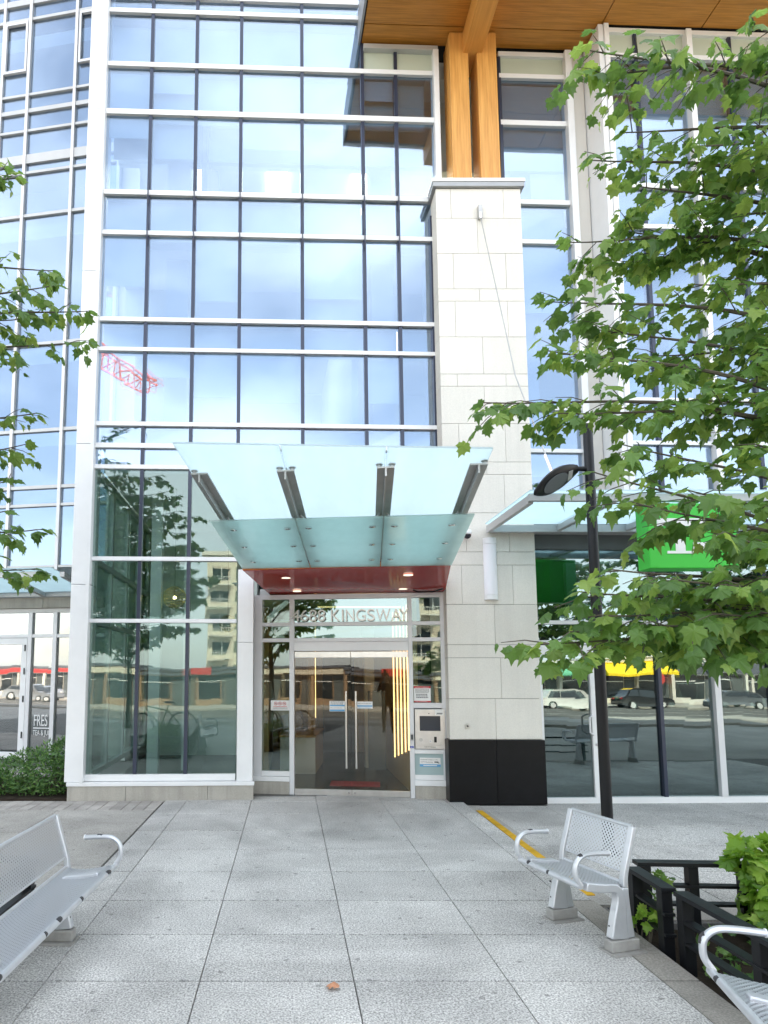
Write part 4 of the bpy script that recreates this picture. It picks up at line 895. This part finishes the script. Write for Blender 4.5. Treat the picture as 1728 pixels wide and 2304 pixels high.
def tree(name, label, base, limbs, nrand, crown_c, crown_r, trunk_h, mleaf, lsize, single, rng_seed, fill=1., cat='tree', twl=(.22, .55), clear=None):
    rnd = random.Random(rng_seed); t = empty(name); t.location = base; tag(t, label, cat)
    O = Vector(base); wood_ = MB(); lv = []
    top = O + Vector((rnd.uniform(-.2, .2), rnd.uniform(-.2, .2), trunk_h))
    tr_pts = arc([(0, 0, 0), (.03, .02, trunk_h * .3), (-.03, .03, trunk_h * .65), tuple(top - O)], 6)
    MB().tube(tr_pts, [.10 * (1 - .75 * i / (len(tr_pts) - 1)) + (.03 if i == 0 else 0) for i in range(len(tr_pts))], 10).build('trunk', 'bark', t, True)
    tg = [Vector(l) for l in limbs]
    while len(tg) < len(limbs) + nrand:
        u = Vector((rnd.gauss(0, 1), rnd.gauss(0, 1), rnd.gauss(0, 1))).normalized()
        q = Vector(crown_c) + Vector((u.x * crown_r[0], u.y * crown_r[1], u.z * crown_r[2])) * rnd.uniform(.6, 1)
        if clear and not clear(q): continue      # bounds chosen to keep random limbs out of the camera's view
        tg.append(q)
    for q in tg:
        d = (Vector((q.x, q.y, 0)) - Vector((O.x, O.y, 0))).length
        sz = min(max(q.z - O.z - .35 * d + rnd.uniform(-.3, .3), trunk_h * .30), trunk_h * .97)
        f = sz / trunk_h; st_ = tr_pts[int(f * (len(tr_pts) - 1))] + O
        mid = st_.lerp(q, .5) + Vector((rnd.uniform(-.15, .15), rnd.uniform(-.15, .15), .10 * d + rnd.uniform(0, .12)))
        cv = arc([st_, mid, q], 9); n = len(cv)
        wood_.tube([p - O for p in cv], [max(.004, .026 * (1 - i / n) ** 1.1 + .003) for i in range(n)], 6)
        ln_ = (q - st_).length; nt_ = max(4, int(ln_ / .17 * fill))
        for k in range(nt_):
            tt = .28 + .72 * (k + rnd.random()) / nt_; i = min(int(tt * (n - 1)), n - 2); p = cv[i].lerp(cv[i + 1], tt * (n - 1) - i)
            dr = (cv[i + 1] - cv[i]).normalized(); side = dr.cross(Vector((0, 0, 1))).normalized() * (1 if k % 2 else -1)
            td = (dr * rnd.uniform(.3, 1) + side * rnd.uniform(.3, 1.1) + Vector((0, 0, rnd.uniform(-.35, .30)))).normalized()
            tl = rnd.uniform(*twl) * (1.15 - .5 * tt)
            e = p + td * tl + Vector((0, 0, -.12 * tl)); wood_.tube([p - O, p + td * tl * .5 - O, e - O], [.0045, .0035, .002], 4)
            m_ = max(2, int(tl / .085))
            for j in range(m_ + 1):
                a = (j + .6) / (m_ + .6); pos = p + (e - p) * min(a, 1)
                for sgn in ((-1, 1) if j < m_ else (0,)):
                    sv = td.cross(Vector((0, 0, 1))).normalized() * sgn
                    tip = (sv * rnd.uniform(.5, 1.1) + td * rnd.uniform(.2, .9) + Vector((0, 0, -rnd.uniform(.15, 1.0)))).normalized()
                    nr = (Vector((rnd.gauss(0, .35), rnd.gauss(0, .35), 1)) + tip * .2).normalized()
                    pet = tip * rnd.uniform(.02, .05); sz_ = lsize * rnd.uniform(.45, 1.18)
                    if rnd.random() < .06: continue
                    lv.append((pos + pet, tip, nr, sz_, rnd.randrange(6)))
        lv.append((q, (q - mid).normalized() + Vector((0, 0, -.4)), Vector((rnd.gauss(0, .3), rnd.gauss(0, .3), 1)), lsize, 0))
    wood_.build('branches', 'twig', t, True)
    sc_ = []
    for i, l in enumerate(lv):
        pf = frame_px(l[0])
        if pf and 0 < pf[0] < 1: sc_.append((pf[1], i))
    sc_.sort(); chosen = set(i for _, i in sc_[:single]); mm = [mk_leaf_mesh(i, mleaf) for i in range(6)] if single else None
    V = []; F = []
    for i, (p, tip, nr, sz_, ti) in enumerate(lv):
        if i in chosen:
            o = bpy.data.objects.new('leaf', mm[ti]); C.objects.link(o); o.parent = t; o.matrix_local = leaf_mx(p - O, tip, nr, sz_)
        else:
            mx = leaf_mx(p - O, tip, nr, sz_); k = len(V); v, f = LT_[ti]; V += [tuple(mx @ Vector(a)) for a in v]; F += [tuple(a + k for a in b) for b in f]
    me = bpy.data.meshes.new('crown'); me.from_pydata(V, [], F); me.materials.append(M[mleaf]); cr_ = put('crown', me, t); cr_['kind'] = 'stuff'
    return len(lv)
right_tips = [(2.14, 4.4, 6.31), (2.3, 4.5, 6.2), (2.51, 4.6, 5.82), (2.36, 4.8, 5.76), (2.67, 4.7, 5.46), (2.25, 5.0, 5.21), (2.68, 5.0, 5.31), (2.02, 4.9, 4.65), (2.34, 4.9, 4.43), (1.91, 4.7, 4.15), (1.39, 4.6, 3.71), (1.87, 4.5, 3.59), (2.55, 5.2, 5.13), (1.91, 4.1, 3.05), (2.27, 4.4, 3.33), (2.05, 3.9, 2.8), (1.84, 3.8, 2.38), (1.66, 3.8, 2.25), (1.43, 3.8, 1.95), (1.62, 3.8, 2.02), (1.78, 3.7, 2.10), (2.02, 3.7, 2.05), (2.3, 3.8, 1.97), (2.06, 3.6, 2.3), (2.29, 3.6, 2.11), (2.52, 3.6, 2.12), (2.48, 3.7, 2.57), (2.31, 3.8, 2.85), (2.78, 4.8, 4.16), (3.09, 4.8, 4.73), (3.2, 4.6, 5.17), (2.9, 4.4, 5.54), (2.84, 4.5, 3.69), (3.18, 4.3, 4.23), (2.89, 4.0, 3.19), (3.08, 4.0, 6.07), (3.25, 4.2, 5.3)]
left_tips = [(-2.77, 6.3, 6.8), (-2.86, 6.2, 6.82), (-2.33, 6.2, 5.73), (-1.96, 6.2, 5.31), (-1.95, 6.2, 4.99), (-2.2, 6.0, 5.46), (-2.55, 6.0, 5.11), (-2.45, 5.8, 4.61), (-2.27, 5.8, 4.11), (-2.36, 5.8, 3.82), (-2.45, 5.8, 3.49), (-2.10, 5.6, 3.0), (-2.13, 5.6, 2.66), (-2.42, 5.6, 3.16), (-2.40, 5.5, 2.75)]
tree('maple_tree', 'leafy green maple reaching in from the right edge of the picture', (4.75, 4.25, -.1), right_tips, 22, (4.7, 4.0, 4.4), (2.9, 2.8, 2.4), 5.6, 'maple_leaf', .112, 300, 11, 1.0, clear=lambda q: q.x > 3.5 and q.y < 5.0)
_r = random.Random(5)
while len(left_tips) < 95:   # the crown's near side, which fills the lobby reflection
    yy = _r.uniform(1.8, 5.6); zz = _r.uniform(2.5, 6.3); ff = yy * .994 + (zz - 1.8) * .11
    xx = _r.uniform(-4.4, -.47 * ff - .30)
    left_tips.append((xx, yy, zz))
tree('maple_tree', 'leafy green maple whose branch tips reach in from the left edge', (-4.7, 5.5, -.02), left_tips, 120, (-4.8, 5.2, 4.6), (2.9, 2.9, 2.3), 5.8, 'maple_leaf_shade', .112, 150, 12, .72, twl=(.18, .42), clear=lambda q: q.x < -2.9 and q.y < 6.2)
tree('kerb_maple_tree', 'young street maple standing at the kerb, reflected in the store glass', (10.6, 3.6, -.1), [], 75, (10.6, 3.6, 4.3), (2.5, 2.4, 2.2), 5.2, 'maple_leaf_shade', .17, 0, 13, .8)
tree('kerb_maple_tree', 'street maple behind the viewer, reflected in the lobby glass', (-4.3, -2.3, -.1), [], 85, (-4.3, -2.3, 4.6), (2.7, 2.4, 2.4), 5.6, 'maple_leaf_shade', .19, 0, 14, .75)
tree('kerb_maple_tree', 'street maple behind the viewer to the right, reflected in the store glass', (8.6, -2.0, -.1), [], 70, (8.6, -2.0, 4.4), (2.8, 2.5, 2.3), 5.4, 'maple_leaf_shade', .17, 0, 15, .8)
# fallen leaf
v, f = LT_[1]; me = bpy.data.meshes.new('fallen_leaf'); me.from_pydata([(a * .075, b * .075, c * .075 + .030) for a, b, c in v], [], f); me.materials.append(M['dry_leaf'])
o = put('fallen_leaf', me); o.matrix_local = T(.26, 4.03, .0, 150) @ Matrix.Rotation(R(12), 4, 'X'); tag(o, 'single dry pink-brown leaf lying on the paving in the foreground', 'leaf')

def bush(name, label, cat, base, blobs, n, mleaf, lsize, seed, tpl='thin', stems=8, single=0):
    rnd = random.Random(seed); t = empty(name); t.location = base; tag(t, label, cat); V = []; F = []; objs = 0
    mm = mk_leaf_mesh(0, mleaf) if single else None
    for _ in range(n):
        cx, cy, cz_, rx, ry, rz_ = rnd.choice(blobs); u = Vector((rnd.gauss(0, 1), rnd.gauss(0, 1), rnd.gauss(0, 1))).normalized() * rnd.uniform(.55, 1) ** .5
        p = Vector((cx + u.x * rx, cy + u.y * ry, max(.02, cz_ + u.z * rz_)))
        nr = (u + Vector((rnd.gauss(0, .4), rnd.gauss(0, .4), .6 + rnd.gauss(0, .3)))).normalized(); tip = (u * .6 + Vector((rnd.gauss(0, .6), rnd.gauss(0, .6), rnd.uniform(-.2, .9)))).normalized()
        if abs(tip.dot(nr)) > .95: continue
        mx = leaf_mx(p, tip, nr, lsize * rnd.uniform(.6, 1.2)); k = len(V)
        if tpl == 'thin':
            v = [(0, 0, 0), (.16, .4, -.03), (0, 1, -.12), (-.16, .4, -.03)]; f = [(0, 1, 2), (0, 2, 3)]
        else: v, f = LT_[rnd.randrange(3)]
        if single and objs < single and p.y < cy:
            o = bpy.data.objects.new('leaf', mm); C.objects.link(o); o.parent = t; o.matrix_local = mx; objs += 1; continue
        V += [tuple(mx @ Vector(a)) for a in v]; F += [tuple(a + k for a in b) for b in f]
    me = bpy.data.meshes.new('foliage'); me.from_pydata(V, [], F); me.materials.append(M[mleaf]); fo = put('foliage', me, t); fo['kind'] = 'stuff'
    st_ = MB()
    for _ in range(stems):
        cx, cy, cz_, rx, ry, rz_ = rnd.choice(blobs); st_.tube([(cx * .7, cy * .7, -.02), (cx + rnd.uniform(-.5, .5) * rx, cy + rnd.uniform(-.5, .5) * ry, cz_)], [.008, .003], 5)
    st_.build('stems', 'twig', t)
bush('shrub', 'dense low green shrub against the white corner column', 'shrub', (-3.75, 10.0, .0), [(.32, -.05, .38, .36, .42, .40), (-.02, .0, .32, .42, .42, .34), (-.45, .05, .26, .42, .45, .27), (-.85, .15, .20, .4, .45, .22), (.45, .1, .5, .22, .3, .32), (-1.2, .3, .2, .4, .5, .22)], 9000, 'shrub_leaf', .075, 3, 'thin', 30)
bush('vine_plant', 'bright lime green leafy plant at the right edge behind the planter fence', 'plant', (3.42, 4.86, -.09), [(0, 0, .42, .20, .18, .22), (-.05, -.02, .22, .26, .2, .2), (.2, 0, .45, .25, .2, .22), (-.1, .05, .55, .14, .14, .14)], 330, 'vine_leaf', .13, 4, 'lobed', 9, 60)
bush('vine_plant', 'small green sprig poking through the planter fence behind the bench', 'plant', (2.42, 4.82, -.05), [(0, 0, .12, .07, .07, .09), (.03, -.1, .20, .06, .06, .05)], 26, 'vine_leaf', .08, 5, 'lobed', 4, 10)
bush('vine_plant', 'low tangle of vines inside the right planter', 'plant', (3.0, 4.2, -.09), [(0, 0, .10, .5, .6, .13), (.4, -.5, .12, .4, .5, .15), (-.2, -.7, .08, .3, .4, .1), (.5, .4, .14, .4, .3, .16)], 520, 'shrub_leaf', .09, 6, 'lobed', 12)
bush('vine_plant', 'tuft of leaves on the fence corner post of the right planter', 'plant', (2.60, 4.80, -.05), [(.0, .0, .40, .07, .09, .05), (-.03, .0, .25, .05, .05, .1)], 34, 'maple_leaf_shade', .07, 8, 'lobed', 4)
bush('shrub', 'dark green plants filling the left planter behind the long bench', 'shrub', (-2.5, 3.0, .0), [(0, 0, .2, .4, .9, .25), (.1, 1.3, .2, .35, .6, .22), (-.1, -1.2, .22, .4, .7, .25)], 2600, 'shrub_leaf', .10, 7, 'thin', 20)

# ------------------------------------------------------------------ things inside the lobby
dk = empty('reception_desk'); dk.matrix_local = EX @ T(.06, 1.9, .012); tag(dk, 'white and wood reception desk inside the lobby left of the doors', 'desk')
box('counter', 'desk_white', dk, 0, .62, 0, .06, 0, .62, .005); box('side', 'lobby_wood', dk, .56, .62, .065, 1.5, 0, .62, .005); box('worktop', 'lobby_wood', dk, -.02, .64, -.02, 1.52, .622, .66, .005)
dm = MB().box(0, .78, 0, .42, 0, .012).build('doormat', 'shop_red', bevel=.003); dm.matrix_local = EX @ T(1.02, .75, .013); tag(dm, 'faded red doormat on the dark floor just inside the doors', 'doormat')
MB().box(.03, .75, .03, .39, .012, .015).build('pile', 'ink_red', dm)
for i, (x_, y_, z_, r_) in enumerate(((1.03, 1.5, 3.02, .19), (1.90, 2.0, 2.62, .15))):
    pe = empty('pendant_lamp'); pe.matrix_local = BX @ T(x_, y_, z_)
    tag(pe, ('glowing round woven pendant lamp in the lobby window', 'smaller unlit woven pendant lamp beside the glowing one')[i], 'lamp')
    sh = MB()
    for k in range(16):
        a = math.pi * k / 16; sh.tube([(r_ * math.sin(t) * math.cos(a), r_ * math.sin(t) * math.sin(a), r_ * math.cos(t)) for t in [2 * math.pi * j / 24 for j in range(25)]], .004, 4)
    for k in range(1, 12):
        t = math.pi * k / 12; sh.tube([(r_ * math.sin(t) * math.cos(b), r_ * math.sin(t) * math.sin(b), r_ * math.cos(t)) for b in [2 * math.pi * j / 24 for j in range(25)]], .004, 4)
    sh.build('shade', 'pendant_shell', pe)
    MB().lathe([(.004, .03), (.026, .015), (.03, 0), (.022, -.022), (.004, -.03)], 0, 0, 12).build('globe', 'bulb' if i == 0 else 'sign_white', pe, True)
    MB().tube([(0, 0, .03), (0, 0, 4.84 - z_)], .004, 6).build('cord', 'ink', pe)

# ------------------------------------------------------------------ across the street (seen mirrored in the glass)
def shop(label, x0, x1, h, wallm, roofm, sign=None, signm='sign_white', bandm=None, awn=None, y=-38., name='shop_building', depth=9):
    s = empty(name); s.location = ((x0 + x1) / 2, y, -1.12); tag(s, label, 'shop'); wd = (x1 - x0) / 2
    n = max(1, int(round(2 * wd / 3.2))); seg = 2 * wd / n
    box('wall', wallm, s, -wd, wd, -depth, -.4, 0, h); box('wall', wallm, s, -wd, wd, -.4, 0, 2.55, h)
    box('parapet', roofm, s, -wd - .08, wd + .08, -depth - .1, .10, h, h + .22)
    for i in range(n):
        a = -wd + i * seg
        box('pier', wallm, s, a, a + .28, -.4, .004, 0, 2.548); box('stall_riser', wallm, s, a + .28, a + seg * .62, -.35, -.05, 0, .5)
        w_ = box('window', 'car_glass', s, a + .28, a + seg * .62, -.30, -.28, .5, 2.55); box('window_frame', 'white_aluminium', w_, a + .28, a + seg * .62, -.28, -.24, 1.95, 2.02)
        d_ = box('door', 'interior_dark', s, a + seg * .66, a + seg - .12, -.34, -.30, 0, 2.2); box('handle', 'chrome', d_, a + seg * .70, a + seg * .72, -.30, -.27, .9, 1.2)
        box('window', 'car_glass', s, a + seg * .66, a + seg - .12, -.34, -.31, 2.25, 2.55)
    if bandm: b_ = box('sign_band', bandm, s, -wd + .1, wd - .1, .003, .10, 2.65, min(h - .1, 3.6))
    if sign: text('sign_text', sign, .62, signm, s, Matrix.Rotation(math.pi, 4, 'Z') @ T(-wd + .5, -.13, 2.85), .02, 'LEFT', .9)
    if awn: MB().prism([(.10, 3.45), (.10, 2.5), (1.15, 2.45), (1.15, 2.62)], 'x', -wd + .1, wd - .1).build('awning', awn, s)
    return s
shop('brick shop with slate mansard and red sign across the street', -9, -1, 3.0, 'brick_wall', 'slate_roof', None, bandm='slate_roof')
shop('brick barbershop across the street', -1, 8, 3.0, 'brick_wall', 'slate_roof', 'BARBERSHOP', 'shop_red', 'render_cream')
shop('plain cream shop beside the barbershop across the street', 8, 20, 3.4, 'render_cream', 'slate_roof', None, bandm='render_white')
shop('white shop with a green awning across the street', 20, 30.4, 3.6, 'render_white', 'render_white', None, bandm='awning_green', awn='awning_green')
shop('cream shop with a yellow awning across the street', 30.4, 37.5, 3.9, 'render_cream', 'render_white', None, bandm='awning_yellow', awn='awning_yellow')
shop('white shop with a dark band and red door frames across the street', 37.5, 48, 4.0, 'render_white', 'render_white', None, bandm='slate_roof')
shop('white shop with a red sign band at the far right across the street', 48, 62, 4.0, 'render_white', 'slate_roof', None, bandm='shop_red')
shop('dull brown shop at the left across the street', -24, -9, 3.2, 'brick_wall', 'slate_roof', None, bandm='render_cream')
shop('low white shop with a red band at the far left across the street', -80, -24, 3.2, 'render_white', 'slate_roof', None, bandm='shop_red')
rs = MB().box(-.9, .9, 0, .1, 0, .6).build('red_shop_sign', 'shop_red'); rs.location = (-4.5, -37.8, 1.55); tag(rs, 'red box sign on the slate band of the shop opposite', 'sign')
ab = empty('apartment_block'); ab.location = (-1, -62, -1.3); tag(ab, 'cream apartment block with balconies rising behind the shops opposite', 'building')
box('wall', 'render_cream', ab, -4.5, 15.5, -14, 0, 0, 17); box('roof', 'render_white', ab, -4.8, 15.8, -14.3, .3, 17, 17.5)
for fl_ in range(5):
    z = 2.2 + fl_ * 2.95
    for k in range(6):
        x_ = -3.9 + k * 3.2; w_ = box('window', 'car_glass', ab, x_, x_ + 2.2, .003, .05, z, z + 1.5); box('mullion', 'white_aluminium', w_, x_ + 1.05, x_ + 1.13, .05, .09, z, z + 1.5)
        if k % 2 == 0:
            bl = box('balcony', 'render_white', ab, x_ - .4, x_ + 2.6, .06, 1.2, z - .75, z - .6)
            for j in range(11): box('baluster', 'white_aluminium', bl, x_ - .38 + j * .29, x_ - .34 + j * .29, 1.14, 1.18, z - .6, z + .2)
            box('handrail', 'white_aluminium', bl, x_ - .4, x_ + 2.6, 1.12, 1.2, z + .2, z + .26)
def car(label, x, y, z, paint, flip=1, suv=True):
    c = empty('parked_car'); c.matrix_local = T(x, y, z, 0 if flip > 0 else 180); tag(c, label, 'car', 'cars along the far kerb')
    h = 1.62 if suv else 1.42
    p = [(-2.25, .35), (-2.28, .75), (-2.15, .95), (-1.95, h * .62), (-1.55, h - .08), (-1.2, h), (.25, h), (.55, h - .06), (1.15, 1.0), (2.0, .86), (2.22, .70), (2.28, .40), (2.2, .28), (-2.2, .28)]
    b = MB(); n = len(p)
    for yy, k in ((-.86, .94), (-.90, 1.), (.90, 1.), (.86, .94)):
        for (a, q) in p:
            tk = 1 - .16 * max(0, (q - .95) / .65); b.v.append((a * (k if k < 1 else 1), yy * tk, .28 + (q - .28) * (k if k < 1 else 1)))
    for i in range(3):
        for j in range(n): b.f.append((i * n + j, i * n + (j + 1) % n, (i + 1) * n + (j + 1) % n, (i + 1) * n + j))
    b.f.append(tuple(range(n - 1, -1, -1))); b.f.append(tuple(3 * n + j for j in range(n)))
    b.build('body', paint, c, True)
    for s_ in (-1, 1):
        y0 = s_ * .835
        for a0, a1, t0, t1 in ((-1.75, -.75, -1.45, -.75), (-.68, .75, -.68, .35)):
            MB().hexa([(a0, y0 + s_ * .02, .98), (a1, y0 + s_ * .02, .98), (a1, y0 + s_ * .045, .98), (a0, y0 + s_ * .045, .98), (t0, y0 - s_ * .07, h - .12), (t1, y0 - s_ * .07, h - .12), (t1, y0 - s_ * .045, h - .12), (t0, y0 - s_ * .045, h - .12)]).build('side_window', 'car_glass', c)
        for wx in (-1.38, 1.40):
            w_ = MB().tube([(wx, s_ * .72, .33), (wx, s_ * .91, .33)], .34, 20).build('wheel', 'tyre', c, True); MB().tube([(wx, s_ * .911, .33), (wx, s_ * .925, .33)], .21, 16).build('rim', 'silver_frame', w_, True)
        box('tail_light', 'tail_lamp', c, -2.29, -2.20, s_ * .62 - .14, s_ * .62 + .14, .78, .92); box('headlight', 'sign_white', c, 2.16, 2.26, s_ * .62 - .14, s_ * .62 + .14, .66, .78)
    MB().hexa([(.62, -.66, h - .10), (.62, .66, h - .10), (1.12, .74, 1.01), (1.12, -.74, 1.01), (.66, -.66, h - .07), (.66, .66, h - .07), (1.17, .74, 1.04), (1.17, -.74, 1.04)]).build('windscreen', 'car_glass', c)
car('white hatchback parked at the far kerb before the green awning', 24.0, -31.2, -1.235, 'car_white', 1)
car('black sport utility car parked before the yellow awning', 30.2, -31.2, -1.235, 'car_black', 1)
car('dark grey saloon parked at the far right across the street', 37.4, -31.2, -1.235, 'car_grey', -1, False)
car('silver saloon driving past at the left across the street', -38.5, -24.5, -.93, 'car_silver', 1, False)
sp = empty('stop_sign'); sp.location = (33.6, -33.6, -1.12); tag(sp, 'red octagonal stop sign on a thin pole across the street', 'sign')
MB().tube([(0, 0, 0), (0, 0, 2.4)], .03, 8).build('pole', 'steel', sp); MB().prism([(.38 * math.cos(R(22.5 + 45 * i)), 2.2 + .38 * math.sin(R(22.5 + 45 * i))) for i in range(8)], 'y', .04, .06).build('plate', 'shop_red', sp)
# crane beyond the roofs
ck = empty('tower_crane'); ck.location = (-78, -105, -1.3); tag(ck, 'red lattice tower crane far behind, mirrored in the upper windows', 'crane')
def lattice(m, A_, B_, wd, n, r):
    A_, B_ = Vector(A_), Vector(B_); d = (B_ - A_).normalized(); u = d.cross(Vector((0, 1, 0))).normalized(); q = d.cross(u)
    cs = [u * wd - q * wd, u * wd + q * wd, -u * wd * 1.2]
    for c in cs: m.tube([A_ + c, B_ + c], r, 5)
    for i in range(n):
        a = A_.lerp(B_, i / n); b = A_.lerp(B_, (i + .5) / n); c = A_.lerp(B_, (i + 1) / n)
        for j in range(3): m.tube([a + cs[j], b + cs[(j + 1) % 3]], r * .6, 4); m.tube([b + cs[(j + 1) % 3], c + cs[j]], r * .6, 4)
    return m
lattice(MB(), (0, 0, 0), (0, 0, 95), 1.2, 26, .22).build('mast', 'crane_red', ck); lattice(MB(), (-14, 0, 98), (61, 0, 57), 1.2, 30, .22).build('jib', 'crane_red', ck)
MB().tube([(0, 0, 104), (40, 0, 69)], .06, 5).build('stay', 'steel', ck); box('counterweight', 'concrete', ck, -15, -12, -1, 1, 96, 99)
# bicycle locked by the left planter
bk = empty('bicycle'); bk.matrix_local = T(-3.35, .55, -.003, 8); tag(bk, 'green city bicycle standing beside the left planter, mirrored in the lobby glass', 'bicycle')
for wx in (0, 1.05):
    w_ = MB().tube([(wx + .32 * math.cos(a), 0, .34 + .32 * math.sin(a)) for a in [2 * math.pi * i / 28 for i in range(29)]], .02, 8).build('wheel', 'tyre', bk, True)
    sp_ = MB()
    for i in range(12): sp_.tube([(wx, 0, .34), (wx + .31 * math.cos(i * math.pi / 6), 0, .34 + .31 * math.sin(i * math.pi / 6))], .002, 4)
    sp_.build('spokes', 'chrome', w_)
fr_ = MB()
for a, b in (((0, .34), (.12, .86)), ((.12, .78), (.52, .34)), ((.52, .34), (.70, .86)), ((.14, .84), (.64, .72)), ((.52, .34), (1.05, .34)), ((.66, .74), (1.05, .34))): fr_.tube([(a[0], 0, a[1]), (b[0], 0, b[1])], .017, 8)
fr_.build('frame', 'bike_green', bk, True)
MB().tube(arc([(.02, -.28, .98), (.10, -.2, .99), (.13, 0, .93), (.10, .2, .99), (.02, .28, .98)], 5), .013, 8).build('handlebar', 'steel', bk, True)
MB().hexa([(.60, -.08, .90), (.84, -.10, .90), (.84, .10, .90), (.60, .08, .90), (.58, -.02, .95), (.86, -.09, .96), (.86, .09, .96), (.58, .02, .95)]).build('saddle', 'ink', bk, bevel=.01)
MB().tube([(.52, -.06, .34), (.52, -.06, .20), (.52, -.14, .20)], .01, 6).build('crank', 'steel', bk)

# ------------------------------------------------------------------ the photographer, mirrored in the doors
def skinned(name, V, E_, rad, m, parent, root=0, sub=1):
    bm = bmesh.new(); lay = bm.verts.layers.skin.verify(); vs = [bm.verts.new(v) for v in V]
    for v, r in zip(vs, rad): v[lay].radius = (r, r)
    vs[root][lay].use_root = True
    for a, b in E_: bm.edges.new((vs[a], vs[b]))
    me = bpy.data.meshes.new(name); bm.to_mesh(me); bm.free(); me.materials.append(M[m])
    o = bpy.data.objects.new(name, me); C.objects.link(o); o.parent = parent
    s = o.modifiers.new('skin', 'SKIN'); s.use_smooth_shade = True; o.modifiers.new('sub', 'SUBSURF').levels = sub; o.modifiers['sub'].render_levels = sub
    return o
pn = empty('person'); pn.location = (.05, -.42, 0); tag(pn, 'person in dark clothes standing behind the camera holding up a phone, mirrored in the doors', 'person')
V = [(0, 0, .95), (0, 0, 1.15), (0, .01, 1.38), (0, .02, 1.47), (-.09, 0, .90), (-.11, .01, .50), (-.12, -.02, .09), (-.13, .10, .035), (.09, 0, .90), (.12, .02, .50), (.13, 0, .09), (.15, .12, .035),
     (-.18, .01, 1.40), (-.25, .10, 1.20), (-.09, .31, 1.62), (.18, .01, 1.40), (.25, .10, 1.20), (.09, .31, 1.62)]
E_ = [(0, 1), (1, 2), (2, 3), (0, 4), (4, 5), (5, 6), (6, 7), (0, 8), (8, 9), (9, 10), (10, 11), (2, 12), (12, 13), (13, 14), (2, 15), (15, 16), (16, 17)]
rad = [.14, .13, .145, .055, .095, .06, .042, .04, .095, .06, .042, .04, .062, .05, .03, .062, .05, .03]
skinned('body', V, E_, rad, 'cloth_dark', pn, 0, 2)
MB().lathe([(.02, 1.50), (.055, 1.49), (.075, 1.53), (.082, 1.60), (.078, 1.66), (.055, 1.71), (.01, 1.725)], 0, .03, 16).build('head', 'skin', pn, True); MB().lathe([(.085, 1.60), (.088, 1.66), (.065, 1.72), (.01, 1.735)], 0, .015, 16).build('hair', 'hair', pn, True)
for s_ in (-1, 1):
    b0 = Vector((s_ * .09, .32, 1.64)); V = [tuple(b0), tuple(b0 + Vector((-s_ * .01, .02, .06)))]; E_ = [(0, 1)]; rd2 = [.026, .03]
    for f_ in range(4):
        k = len(V); o1 = b0 + Vector((-s_ * .01 + (f_ - 1.5) * .016, .03, .10)); o2 = o1 + Vector((-s_ * .02, .02, .03)); o3 = o2 + Vector((-s_ * .02, .01, .015 - .003 * f_))
        V += [tuple(o1), tuple(o2), tuple(o3)]; E_ += [(1, k), (k, k + 1), (k + 1, k + 2)]; rd2 += [.010, .009, .008]
    k = len(V); V += [tuple(b0 + Vector((-s_ * .035, .01, .06))), tuple(b0 + Vector((-s_ * .05, .03, .085)))]; E_ += [(0, k), (k, k + 1)]; rd2 += [.011, .009]
    skinned('hand', V, E_, rd2, 'skin', pn, 0, 1)
ph = MB().box(-.04, .04, 0, .009, 0, .16).build('phone', 'ink', bevel=.004); ph.location = (.05, -.06, 1.70); tag(ph, 'dark phone held up by the photographer', 'phone')
MB().tube([(.02, .009, .14), (.02, .012, .14)], .01, 10).build('lens', 'screen', ph)
